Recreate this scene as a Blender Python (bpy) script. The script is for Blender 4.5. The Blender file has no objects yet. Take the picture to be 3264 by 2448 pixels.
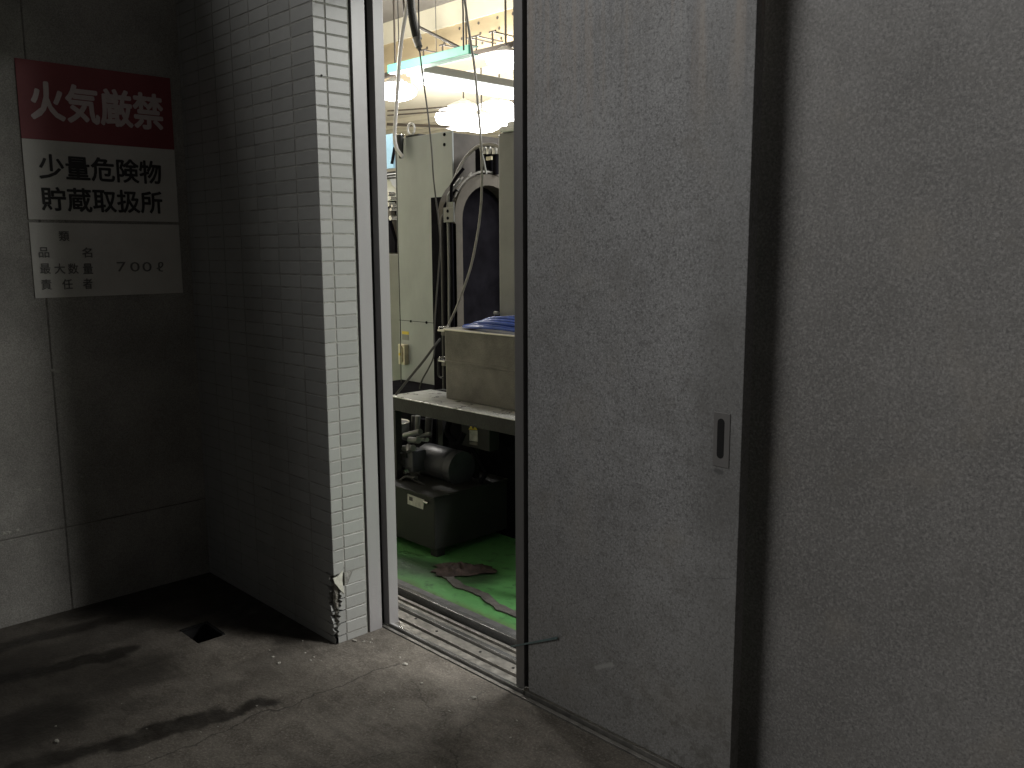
import bpy, bmesh, math, random
from mathutils import Vector, Matrix
R = math.radians
random.seed(11)
S = bpy.context.scene
C = S.collection

# ------------------------------------------------------------------ camera
F_PX, CX, CY = 2789.0, 1632.0, 1224.0
EYE = Vector((0, 0, 1.5))
PITCH, YAW, ROLL = R(8.72), R(45.95), R(-0.29)
_fw = Vector((-math.sin(YAW) * math.cos(PITCH), math.cos(YAW) * math.cos(PITCH), -math.sin(PITCH)))
_r0 = Vector((math.cos(YAW), math.sin(YAW), 0)); _u0 = _r0.cross(_fw)
_rt = _r0 * math.cos(ROLL) + _u0 * math.sin(ROLL)
_up = -_r0 * math.sin(ROLL) + _u0 * math.cos(ROLL)
cam = bpy.data.cameras.new('camera'); camo = bpy.data.objects.new('camera', cam); C.objects.link(camo)
cam.sensor_width = 36.0; cam.lens = 36.0 * F_PX / 3264.0; cam.clip_start = 0.05; cam.clip_end = 500
m3 = Matrix((_rt, _up, -_fw)).transposed()
camo.matrix_world = Matrix.Translation(EYE) @ m3.to_4x4()
S.camera = camo

# ------------------------------------------------------------------ world (dark evening sky), sun-like street light, exposure
W = bpy.data.worlds.new('World'); S.world = W; W.use_nodes = True
nt = W.node_tree; nt.nodes.clear()
sky = nt.nodes.new('ShaderNodeTexSky'); sky.sky_type = 'NISHITA'; sky.sun_disc = False
SUN_EL, SUN_AZ = R(33), R(208)          # where the light comes from: behind and left of the camera
sky.sun_elevation = SUN_EL; sky.sun_rotation = SUN_AZ
hs = nt.nodes.new('ShaderNodeHueSaturation'); hs.inputs['Saturation'].default_value = 0.12
bg = nt.nodes.new('ShaderNodeBackground'); bg.inputs['Strength'].default_value = 0.0065
wo = nt.nodes.new('ShaderNodeOutputWorld')
nt.links.new(sky.outputs[0], hs.inputs['Color']); nt.links.new(hs.outputs[0], bg.inputs['Color']); nt.links.new(bg.outputs[0], wo.inputs['Surface'])
sl = bpy.data.lights.new('sun', 'SUN'); sl.energy = 1.25; sl.angle = R(30); sl.color = (1.0, 0.985, 0.96)
so = bpy.data.objects.new('sun', sl); C.objects.link(so)
sd = Vector((math.sin(SUN_AZ) * math.cos(SUN_EL), math.cos(SUN_AZ) * math.cos(SUN_EL), math.sin(SUN_EL)))
so.rotation_euler = sd.to_track_quat('Z', 'Y').to_euler()
S.view_settings.view_transform = 'Standard'; S.view_settings.look = 'None'
S.view_settings.exposure = 0; S.view_settings.gamma = 1; S.view_settings.use_curve_mapping = False
S.render.engine = 'CYCLES'
S.cycles.use_denoising = True
S.cycles.max_bounces = 8; S.cycles.diffuse_bounces = 5; S.cycles.glossy_bounces = 3
S.cycles.sample_clamp_indirect = 4.0
S.cycles.caustics_reflective = False; S.cycles.caustics_refractive = False

# ------------------------------------------------------------------ surveying helpers: where a sight line of the photo meets a plane of the place
def _ray(x, y): return _fw + _rt * ((x - CX) / F_PX) - _up * ((y - CY) / F_PX)
def onX(x, y, X): d = _ray(x, y); return EYE + d * ((X - EYE.x) / d.x)
def onY(x, y, Y): d = _ray(x, y); return EYE + d * ((Y - EYE.y) / d.y)
def onZ(x, y, Z=0.0): d = _ray(x, y); return EYE + d * ((Z - EYE.z) / d.z)

# ------------------------------------------------------------------ materials
def mat(name, col, rough=0.6, metal=0.0, var=0.0, vscale=4.0, bump=0.0, bscale=60.0, stretch=(1, 1, 1), spec=0.5,
        col2=None, grain=0.0, emit=None, estr=0.0, rvar=0.0):
    m = bpy.data.materials.new(name); m.use_nodes = True
    t = m.node_tree; n = t.nodes; L = t.links
    b = n['Principled BSDF']
    b.inputs['Roughness'].default_value = rough; b.inputs['Metallic'].default_value = metal
    b.inputs['Specular IOR Level'].default_value = spec
    b.inputs['Base Color'].default_value = (*col, 1)
    if emit:
        b.inputs['Emission Color'].default_value = (*emit, 1); b.inputs['Emission Strength'].default_value = estr
    tc = n.new('ShaderNodeTexCoord'); mp = n.new('ShaderNodeMapping'); mp.inputs['Scale'].default_value = stretch
    L.new(tc.outputs['Object'], mp.inputs['Vector'])
    cur = None
    if var > 0 or col2:
        nz = n.new('ShaderNodeTexNoise'); nz.inputs['Scale'].default_value = vscale; nz.inputs['Detail'].default_value = 8
        nz.inputs['Roughness'].default_value = 0.62
        L.new(mp.outputs[0], nz.inputs['Vector'])
        cr = n.new('ShaderNodeValToRGB'); cr.color_ramp.elements[0].position = 0.32; cr.color_ramp.elements[1].position = 0.68
        c2 = col2 if col2 else tuple(min(1, c * (1 + var)) for c in col)
        c1 = tuple(c * (1 - var) for c in col)
        cr.color_ramp.elements[0].color = (*c1, 1); cr.color_ramp.elements[1].color = (*c2, 1)
        L.new(nz.outputs['Fac'], cr.inputs['Fac']); cur = cr.outputs['Color']
        if rvar > 0:
            mr = n.new('ShaderNodeMapRange'); mr.inputs['To Min'].default_value = max(0.05, rough - rvar); mr.inputs['To Max'].default_value = min(1, rough + rvar)
            L.new(nz.outputs['Fac'], mr.inputs['Value']); L.new(mr.outputs[0], b.inputs['Roughness'])
    if grain > 0:
        g = n.new('ShaderNodeTexNoise'); g.inputs['Scale'].default_value = 260; g.inputs['Detail'].default_value = 3
        L.new(tc.outputs['Object'], g.inputs['Vector'])
        mr = n.new('ShaderNodeMapRange'); mr.inputs['From Min'].default_value = 0.3; mr.inputs['From Max'].default_value = 0.7
        mr.inputs['To Min'].default_value = 1 - grain; mr.inputs['To Max'].default_value = 1 + grain
        L.new(g.outputs['Fac'], mr.inputs['Value'])
        mx = n.new('ShaderNodeMix'); mx.data_type = 'RGBA'; mx.blend_type = 'MULTIPLY'; mx.inputs['Factor'].default_value = 1
        if cur: L.new(cur, mx.inputs['A'])
        else: mx.inputs['A'].default_value = (*col, 1)
        L.new(mr.outputs[0], mx.inputs['B']); cur = mx.outputs['Result']
    if cur: L.new(cur, b.inputs['Base Color'])
    if bump > 0:
        bn = n.new('ShaderNodeTexNoise'); bn.inputs['Scale'].default_value = bscale; bn.inputs['Detail'].default_value = 6
        L.new(tc.outputs['Object'], bn.inputs['Vector'])
        bp = n.new('ShaderNodeBump'); bp.inputs['Strength'].default_value = bump; bp.inputs['Distance'].default_value = 0.01
        L.new(bn.outputs['Fac'], bp.inputs['Height']); L.new(bp.outputs[0], b.inputs['Normal'])
    m['_c'] = 1
    return m

M = {}
M['concrete'] = mat('concrete', (0.33, 0.32, 0.295), 0.85, var=0.22, vscale=3.0, bump=0.25, bscale=90, grain=0.30)
M['joint'] = mat('concrete_joint', (0.20, 0.19, 0.175), 0.95, var=0.4, vscale=20, bump=0.6, bscale=60)
M['scar'] = mat('bare_plaster', (0.42, 0.41, 0.37), 0.9, var=0.3, vscale=40, bump=0.5, bscale=120)
M['tile'] = mat('glazed_tile', (0.355, 0.358, 0.345), 0.38, var=0.06, vscale=9, bump=0.05, bscale=40, grain=0.04)
_t = M['tile'].node_tree; _oi = _t.nodes.new('ShaderNodeObjectInfo'); _mr = _t.nodes.new('ShaderNodeMapRange'); _mr.inputs['To Min'].default_value = .90; _mr.inputs['To Max'].default_value = 1.06
_mx = _t.nodes.new('ShaderNodeMix'); _mx.data_type = 'RGBA'; _mx.blend_type = 'MULTIPLY'; _mx.inputs['Factor'].default_value = 1
_src = _t.nodes['Principled BSDF'].inputs['Base Color'].links[0].from_socket
_t.links.new(_oi.outputs['Random'], _mr.inputs['Value']); _t.links.new(_src, _mx.inputs['A']); _t.links.new(_mr.outputs[0], _mx.inputs['B']); _t.links.new(_mx.outputs['Result'], _t.nodes['Principled BSDF'].inputs['Base Color'])
M['grout'] = mat('tile_grout', (0.325, 0.32, 0.295), 0.95, var=0.3, vscale=14, bump=0.5, bscale=200)
M['mortar'] = mat('broken_mortar', (0.30, 0.285, 0.25), 0.95, var=0.5, vscale=60, bump=0.9, bscale=150)
M['shard'] = mat('tile_body', (0.62, 0.61, 0.53), 0.8, var=0.2, vscale=60)
M['jamb'] = mat('frame_paint', (0.34, 0.33, 0.335), 0.33, var=0.08, vscale=5, stretch=(1, 1, .2), grain=0.03, bump=0.04, bscale=30)
M['rubber'] = mat('black_rubber', (0.012, 0.011, 0.012), 0.7)
M['slot'] = mat('dark_slot', (0.006, 0.006, 0.006), 0.9)
M['alu'] = mat('threshold_steel', (0.50, 0.48, 0.44), 0.34, metal=0.75, var=0.3, vscale=22, bump=0.2, bscale=90, rvar=0.15)
M['alu_b'] = mat('polished_rail', (0.85, 0.85, 0.82), 0.20, metal=0.9, var=0.25, vscale=30, stretch=(.2, 1, 1), rvar=0.12)
M['blackiron'] = mat('black_iron', (0.02, 0.02, 0.02), 0.5, metal=0.3, var=0.3, vscale=12, bump=0.2, bscale=80)
M['panelgreen'] = mat('machine_enamel', (0.33, 0.355, 0.36), 0.42, var=0.12, vscale=3.5, stretch=(1, 1, .5), grain=0.03)
M['panelgrey'] = mat('grey_enamel', (0.20, 0.205, 0.195), 0.42, var=0.12, vscale=4, grain=0.04)
M['brown'] = mat('brown_painted_steel', (0.070, 0.062, 0.054), 0.7, var=0.3, vscale=7, grain=0.05)
M['rim'] = mat('rim_enamel', (0.085, 0.075, 0.060), 0.75, var=0.22, vscale=9, grain=0.05)
M['dark'] = mat('oily_dark_steel', (0.008, 0.0075, 0.010), 0.95, spec=.04, var=0.4, vscale=10)
M['white'] = mat('white_enamel', (0.72, 0.72, 0.70), 0.4, var=0.06, vscale=6)
M['greysteel'] = mat('worn_grey_steel', (0.22, 0.22, 0.22), 0.38, metal=0.55, var=0.35, vscale=14, bump=0.15, bscale=80, rvar=.15)
M['plate'] = mat('bench_plate', (0.66, 0.66, 0.64), 0.30, metal=0.6, var=0.25, vscale=12, bump=0.15, bscale=60, rvar=0.14)
M['boxmetal'] = mat('dirty_aluminium', (0.155, 0.147, 0.128), 0.55, metal=0.25, var=0.3, vscale=8, bump=0.25, bscale=120, grain=0.12)
M['rimmetal'] = mat('bright_rim', (0.72, 0.69, 0.60), 0.3, metal=0.6, var=0.1, vscale=20)
M['chrome'] = mat('shiny_steel', (0.6, 0.6, 0.58), 0.18, metal=1.0, var=0.2, vscale=30)
M['bluehose'] = mat('blue_hose', (0.045, 0.10, 0.42), 0.25, var=0.15, vscale=30)
M['motor'] = mat('motor_grey', (0.045, 0.047, 0.054), 0.4, var=0.25, vscale=14, bump=0.15, bscale=60)
M['tank'] = mat('tank_dark_green', (0.013, 0.0135, 0.012), 0.6, var=0.35, vscale=6, grain=0.1)
M['label'] = mat('paper_label', (0.55, 0.54, 0.50), 0.6, var=0.2, vscale=40)
M['yellow'] = mat('yellow_sticker', (0.65, 0.5, 0.05), 0.5)
M['ivory'] = mat('ivory_plastic', (0.62, 0.57, 0.42), 0.4, var=0.15, vscale=30)
M['cloth'] = mat('stained_cloth', (0.038, 0.025, 0.021), 0.95, var=0.55, vscale=22, bump=0.6, bscale=70)
M['cord'] = mat('grey_cord', (0.06, 0.058, 0.056), 0.6, var=0.2, vscale=30)
M['cordlight'] = mat('pale_cord', (0.26, 0.25, 0.23), 0.5, var=0.15, vscale=30)
M['conduit'] = mat('white_conduit', (0.55, 0.54, 0.53), 0.4)
M['mint'] = mat('mint_paint', (0.10, 0.52, 0.36), 0.45, var=0.15, vscale=10)
M['pipe'] = mat('brown_pipe', (0.07, 0.06, 0.05), 0.5)
M['cream'] = mat('cream_ceiling', (0.60, 0.56, 0.44), 0.85, var=0.08, vscale=1.5, grain=0.05)
M['tan'] = mat('cast_concrete_tan', (0.42, 0.34, 0.21), 0.85, var=0.12, vscale=1.6, stretch=(1, 1, 5), grain=0.05)
M['soffit'] = mat('dark_ceiling_deck', (0.13, 0.12, 0.105), 0.9, var=0.15, vscale=2)
M['hallwall'] = mat('hall_wall', (0.52, 0.49, 0.40), 0.85, var=0.1, vscale=1.2)
M['lamp'] = mat('lamp_glass', (0.9, 0.9, 0.9), 0.4, emit=(1.0, 0.985, 0.95), estr=9)
M['tube'] = mat('tube_diffuser', (0.9, 0.9, 0.9), 0.4, emit=(0.93, 1.0, 0.98), estr=3.2)
M['paleblue'] = mat('pale_blue_cover', (0.30, 0.50, 0.66), 0.4, var=0.1)
M['red'] = mat('red_sign_face', (0.27, 0.055, 0.062), 0.5, var=0.1, vscale=6, grain=0.06)
M['signwhite'] = mat('white_sign_face', (0.66, 0.645, 0.60), 0.5, var=0.08, vscale=5, grain=0.06)
M['ink'] = mat('black_ink', (0.03, 0.028, 0.028), 0.6)
M['ink_thin'] = mat('faded_ink', (0.17, 0.165, 0.16), 0.6)
M['inkwhite'] = mat('white_lettering', (0.66, 0.56, 0.55), 0.5, var=0.06, vscale=30)
M['litter'] = mat('pale_grit', (0.45, 0.43, 0.38), 0.8, var=0.4, vscale=60)
M['bluestrap'] = mat('pale_blue_strap', (0.13, 0.19, 0.19), 0.5, var=0.25, vscale=60)
M['building'] = mat('rendered_wall', (0.16, 0.155, 0.15), 0.9, var=0.15, vscale=2)
M['rustgrate'] = mat('wet_drain_rim', (0.10, 0.10, 0.10), 0.25, metal=0.8)

# --- node helper for the bespoke surfaces
class NB:
    def __init__(s, name):
        s.m = bpy.data.materials.new(name); s.m.use_nodes = True; s.t = s.m.node_tree; s.n = s.t.nodes; s.L = s.t.links
        s.b = s.n['Principled BSDF']; s.tc = s.n.new('ShaderNodeTexCoord'); s.P = s.tc.outputs['Object']
    def _in(s, sock, v):
        if isinstance(v, (int, float)): sock.default_value = v
        elif isinstance(v, tuple): sock.default_value = v if len(v) != 3 or sock.type == 'VECTOR' else (*v, 1)
        else: s.L.new(v, sock)
    def math(s, op, a, b=0.0, clamp=False):
        q = s.n.new('ShaderNodeMath'); q.operation = op; q.use_clamp = clamp; s._in(q.inputs[0], a); s._in(q.inputs[1], b); return q.outputs[0]
    def noise(s, scale, detail=6, vec=None, rough=0.6, out='Fac', dist=0.0):
        q = s.n.new('ShaderNodeTexNoise'); q.inputs['Scale'].default_value = scale; q.inputs['Detail'].default_value = detail
        q.inputs['Roughness'].default_value = rough; q.inputs['Distortion'].default_value = dist
        s.L.new(vec or s.P, q.inputs['Vector']); return q.outputs[out]
    def mapp(s, scale=(1, 1, 1), loc=(0, 0, 0), rot=(0, 0, 0), vec=None):
        q = s.n.new('ShaderNodeMapping'); q.inputs['Scale'].default_value = scale; q.inputs['Location'].default_value = loc
        q.inputs['Rotation'].default_value = rot; s.L.new(vec or s.P, q.inputs['Vector']); return q.outputs[0]
    def warp(s, scale, amt, vec=None):
        c = s.noise(scale, 5, vec, out='Color')
        a = s.n.new('ShaderNodeVectorMath'); a.operation = 'SUBTRACT'; s.L.new(c, a.inputs[0]); a.inputs[1].default_value = (.5, .5, .5)
        b = s.n.new('ShaderNodeVectorMath'); b.operation = 'SCALE'; s.L.new(a.outputs[0], b.inputs[0]); b.inputs['Scale'].default_value = amt
        d = s.n.new('ShaderNodeVectorMath'); d.operation = 'ADD'; s.L.new(vec or s.P, d.inputs[0]); s.L.new(b.outputs[0], d.inputs[1]); return d.outputs[0]
    def rng(s, v, a, b, c=0.0, d=1.0, smooth=True):
        q = s.n.new('ShaderNodeMapRange'); q.interpolation_type = 'SMOOTHSTEP' if smooth else 'LINEAR'
        s._in(q.inputs['Value'], v); q.inputs['From Min'].default_value = a; q.inputs['From Max'].default_value = b
        q.inputs['To Min'].default_value = c; q.inputs['To Max'].default_value = d; return q.outputs[0]
    def mix(s, f, a, b, mode='MIX'):
        q = s.n.new('ShaderNodeMix'); q.data_type = 'RGBA'; q.blend_type = mode
        s._in(q.inputs['Factor'], f); s._in(q.inputs['A'], a); s._in(q.inputs['B'], b); return q.outputs['Result']
    def seg(s, vec, a, b, r0, r1):
        """1 inside the capsule a-b (2-D, metres), fading between radii r0 and r1"""
        sp = s.n.new('ShaderNodeSeparateXYZ'); s.L.new(vec, sp.inputs[0])
        ax, ay = a; bx, by = b; L = math.hypot(bx - ax, by - ay) or 1e-6; ux, uy = (bx - ax) / L, (by - ay) / L
        dx = s.math('SUBTRACT', sp.outputs[s.ax0], ax); dy = s.math('SUBTRACT', sp.outputs[s.ax1], ay)
        t = s.math('ADD', s.math('MULTIPLY', dx, ux), s.math('MULTIPLY', dy, uy))
        tc = s.math('MINIMUM', s.math('MAXIMUM', t, 0.0), L)
        ex = s.math('SUBTRACT', dx, s.math('MULTIPLY', tc, ux)); ey = s.math('SUBTRACT', dy, s.math('MULTIPLY', tc, uy))
        d = s.math('SQRT', s.math('ADD', s.math('MULTIPLY', ex, ex), s.math('MULTIPLY', ey, ey)))
        return s.rng(d, r0, r1, 1.0, 0.0)
    ax0, ax1 = 0, 1
    def bump(s, h, strength, dist=0.01):
        q = s.n.new('ShaderNodeBump'); q.inputs['Strength'].default_value = strength; q.inputs['Distance'].default_value = dist
        s.L.new(h, q.inputs['Height']); s.L.new(q.outputs[0], s.b.inputs['Normal'])

def ground_material():
    g = NB('stained_concrete_ground'); w = g.warp(5.0, 0.16); w2 = g.warp(16.0, 0.05, w)
    base = g.mix(g.rng(g.noise(2.2, 9), .3, .7), (0.165, 0.147, 0.122), (0.25, 0.225, 0.19))
    base = g.mix(g.rng(g.noise(9, 9, rough=.8), .42, .62, 0, .72), base, (0.085, 0.072, 0.058))
    base = g.mix(g.rng(g.noise(110, 4, rough=.8), .45, .72, 0, .65), base, (0.42, 0.38, 0.33))
    base = g.mix(g.rng(g.noise(170, 3, rough=.8), .54, .68, 0, .65), base, (0.05, 0.045, 0.04))
    # long sweep marks in front of the door
    sw = g.noise(7.0, 5, g.mapp((.35, 2.6, 1), rot=(0, 0, R(-38)), vec=w))
    base = g.mix(g.rng(sw, .5, .66, 0, .42), base, (0.10, 0.088, 0.075))
    base = g.mix(g.rng(sw, .46, .3, 0, .12), base, (0.35, 0.32, 0.28))
    wet = g.seg(w2, (-2.72, 0.60), (-2.60, 1.16), .02, .055)
    for a, b, r0, r1 in (((-2.62, 0.84), (-2.55, 1.33), .012, .04), ((-3.70, 0.3), (-3.60, 1.25), .025, .07), ((-3.42, .5), (-3.27, 1.10), .03, .06), ((-3.05, .2), (-2.95, .75), .05, .16),
                         ((-3.82, 1.3), (-3.82, 1.72), .15, .30), ((-3.55, 1.62), (-3.0, 1.66), .07, .2)):
        wet = g.math('MAXIMUM', wet, g.seg(w2, a, b, r0, r1))
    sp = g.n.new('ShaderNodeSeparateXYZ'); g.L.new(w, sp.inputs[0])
    left_dark = g.math('MULTIPLY', g.rng(sp.outputs[0], -2.45, -3.1), g.rng(g.noise(2.6, 7, g.mapp((1.6, .8, 1), loc=(2.3, 1.1, 0), vec=w)), .36, .58))
    left_dark = g.math('MAXIMUM', left_dark, g.math('MULTIPLY', g.rng(g.math('ADD', sp.outputs[0], g.math('MULTIPLY', sp.outputs[1], .9)), -1.65, -2.3), .75))
    base = g.mix(g.math('MULTIPLY', left_dark, .85), base, (0.060, 0.053, 0.045))  # darker towards the left and the front left
    wc = g.math('MULTIPLY', wet, g.rng(g.noise(9, 6), .25, .6, .62, .92))
    base = g.mix(wc, base, (0.030, 0.026, 0.022))
    crack = g.seg(w, (-2.46, 1.80), (-2.50, 1.3), .002, .006)
    crack = g.math('MAXIMUM', crack, g.seg(w, (-2.50, 1.3), (-2.46, 0.7), .0015, .005))
    for a, b in (((-2.1, 1.9), (-1.6, 1.2)), ((-1.9, 1.55), (-2.3, 1.0)), ((-2.3, 1.75), (-2.0, 1.62))):
        crack = g.math('MAXIMUM', crack, g.math('MULTIPLY', g.seg(g.warp(6, .25), a, b, .001, .005), .7))
    base = g.mix(g.math('MULTIPLY', crack, .6), base, (0.035, 0.03, 0.026))
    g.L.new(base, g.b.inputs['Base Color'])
    g.L.new(g.math('SUBTRACT', g.rng(g.noise(14), .3, .7, .6, .85), g.math('MULTIPLY', wet, .22)), g.b.inputs['Roughness'])
    h = g.math('ADD', g.math('MULTIPLY', g.noise(70, 8), 1.0), g.math('MULTIPLY', g.noise(8, 4), 1.2))
    g.bump(g.math('SUBTRACT', h, g.math('MULTIPLY', crack, .6)), .35, .012)
    return g.m
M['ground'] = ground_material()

def leaf_material(name, marks, tint=(1, 1, 1)):
    g = NB(name); g.ax0, g.ax1 = 0, 2
    a = tuple(.225 * t for t in tint); b2 = tuple(.295 * t for t in tint)
    base = g.mix(g.rng(g.noise(2.3, 7), .3, .7), (*a,), (*b2,))
    st = g.noise(5, 6, g.mapp((3.2, 3.2, .22)))
    base = g.mix(g.rng(st, .50, .74, 0, .16), base, (0.13, 0.125, 0.13))
    base = g.mix(g.rng(g.noise(150, 3, rough=.8), .42, .68, 0, .62), base, tuple(.52 * t for t in tint))
    base = g.mix(g.rng(g.noise(130, 3, g.mapp(loc=(3, 1, 2)), rough=.8), .48, .66, 0, .66), base, (0.075, 0.075, 0.075))
    base = g.mix(g.rng(g.noise(11, 8, rough=.75), .48, .68, 0, .38), base, (0.15, 0.145, 0.135))
    base = g.mix(g.rng(g.noise(4.5, 5, g.mapp(loc=(7, 4, 1)), rough=.6), .52, .72, 0, .22), base, (0.30, 0.27, 0.225))
    if marks:
        w = g.warp(7, .12); ww = g.warp(22, .06, w)
        sp = g.n.new('ShaderNodeSeparateXYZ'); g.L.new(g.P, sp.inputs[0])
        hand = g.seg(g.warp(9, .1), (-1.25, .80), (-1.245, 1.28), .01, .13)
        base = g.mix(g.math('MULTIPLY', hand, .35), base, (0.11, 0.105, 0.095))
        edge = g.math('MULTIPLY', g.rng(sp.outputs[0], -1.42, -1.19), .38)  # shading painted into the leaf colour, darker towards the right edge
        base = g.mix(edge, base, (0.13, 0.13, 0.125))
        top = g.rng(sp.outputs[2], 1.75, 2.15)
        drip = g.math('MULTIPLY', top, g.rng(g.noise(4.2, 5, g.mapp((4.5, 4.5, .16), loc=(2, 0, 0))), .44, .62))
        base = g.mix(g.math('MULTIPLY', drip, .55), base, (0.40, 0.335, 0.275))
        drip2 = g.math('MULTIPLY', g.rng(sp.outputs[2], 1.5, 2.1), g.rng(g.noise(5, 5, g.mapp((5.5, 5.5, .12), loc=(9, 0, 3))), .50, .64))
        base = g.mix(g.math('MULTIPLY', drip2, .22), base, (0.11, 0.105, 0.11))
        low = g.rng(sp.outputs[2], .95, .0)      # dirt thrown up from the ground
        spl = g.math('MULTIPLY', g.rng(g.noise(17, 8, ww, rough=.7), .50, .58), g.rng(sp.outputs[2], .42, .12))
        spl = g.math('MULTIPLY', spl, g.rng(sp.outputs[0], -1.85, -1.35))
        base = g.mix(g.math('MULTIPLY', low, .25), base, (0.20, 0.185, 0.15))
        base = g.mix(g.math('MULTIPLY', spl, .40), base, (0.075, 0.068, 0.055))
        for (x0, y0), (x1, y1), r, c, k in (((2035, 1092), (2062, 1096), .0030, (.09, .09, .09), .45), ((1900, 2128), (1950, 2118), .006, (.40, .40, .38), .7),
                ((2250, 1843), (2320, 1845), .0012, (.09, .09, .09), .5),
                ((2150, 1526), (2185, 1530), .0014, (.12, .12, .12), .4), ((2283, 1500), (2300, 1505), .006, (.09, .09, .09), .8)):
            p, q = onY(x0, y0, 1.98), onY(x1, y1, 1.98)
            base = g.mix(g.math('MULTIPLY', g.seg(g.warp(60, .01), (p.x, p.z), (q.x, q.z), r * .5, r * 1.8), k), base, c)
        sc = g.seg(g.warp(9, .03), (-1.9, .62), (-1.35, .70), .0, .006)
        base = g.mix(g.math('MULTIPLY', sc, .15), base, (.42, .42, .41))
    g.L.new(base, g.b.inputs['Base Color'])
    g.L.new(g.rng(g.noise(6), .3, .7, .42, .62), g.b.inputs['Roughness'])
    g.bump(g.noise(3.0, 3), .25, .01)
    return g.m
M['leaf'] = leaf_material('painted_steel_leaf', True)
M['leaf2'] = leaf_material('grainy_steel_leaf', False, (0.70, 0.68, 0.655))
M['stile'] = mat('leaf_edge_steel', (0.17, 0.165, 0.16), 0.45, metal=0.3, var=0.15, vscale=8, stretch=(1, 1, .2))

def floor_material():
    g = NB('green_floor_paint'); w = g.warp(8, .10)
    base = g.mix(g.rng(g.noise(3, 7), .3, .7), (0.085, 0.25, 0.08), (0.115, 0.33, 0.105))
    base = g.mix(g.rng(g.noise(15, 8, rough=.7), .52, .68, 0, .75), base, (0.03, 0.07, 0.03))
    oil = g.math('MAXIMUM', g.seg(w, (-3.35, 2.42), (-2.92, 2.56), .05, .19), g.math('MULTIPLY', g.seg(w, (-2.6, 2.72), (-2.35, 2.66), .0, .08), .8))
    base = g.mix(g.math('MULTIPLY', oil, .88), base, (0.016, 0.028, 0.014))
    base = g.mix(g.rng(g.noise(38, 6, rough=.8), .55, .7, 0, .4), base, (0.10, 0.14, 0.06))
    sp = g.n.new('ShaderNodeSeparateXYZ'); g.L.new(w, sp.inputs[0])
    base = g.mix(g.rng(sp.outputs[1], 2.345, 2.30, 0, .55), base, (0.10, 0.13, 0.05))
    base = g.mix(g.rng(sp.outputs[1], 3.3, 3.5), base, (0.17, 0.165, 0.15))  # unseen far floor coloured grey to curb green bounce light
    g.L.new(base, g.b.inputs['Base Color']); g.b.inputs['Roughness'].default_value = .5
    g.bump(g.noise(40, 5), .2)
    return g.m
M['floor'] = floor_material()

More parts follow.
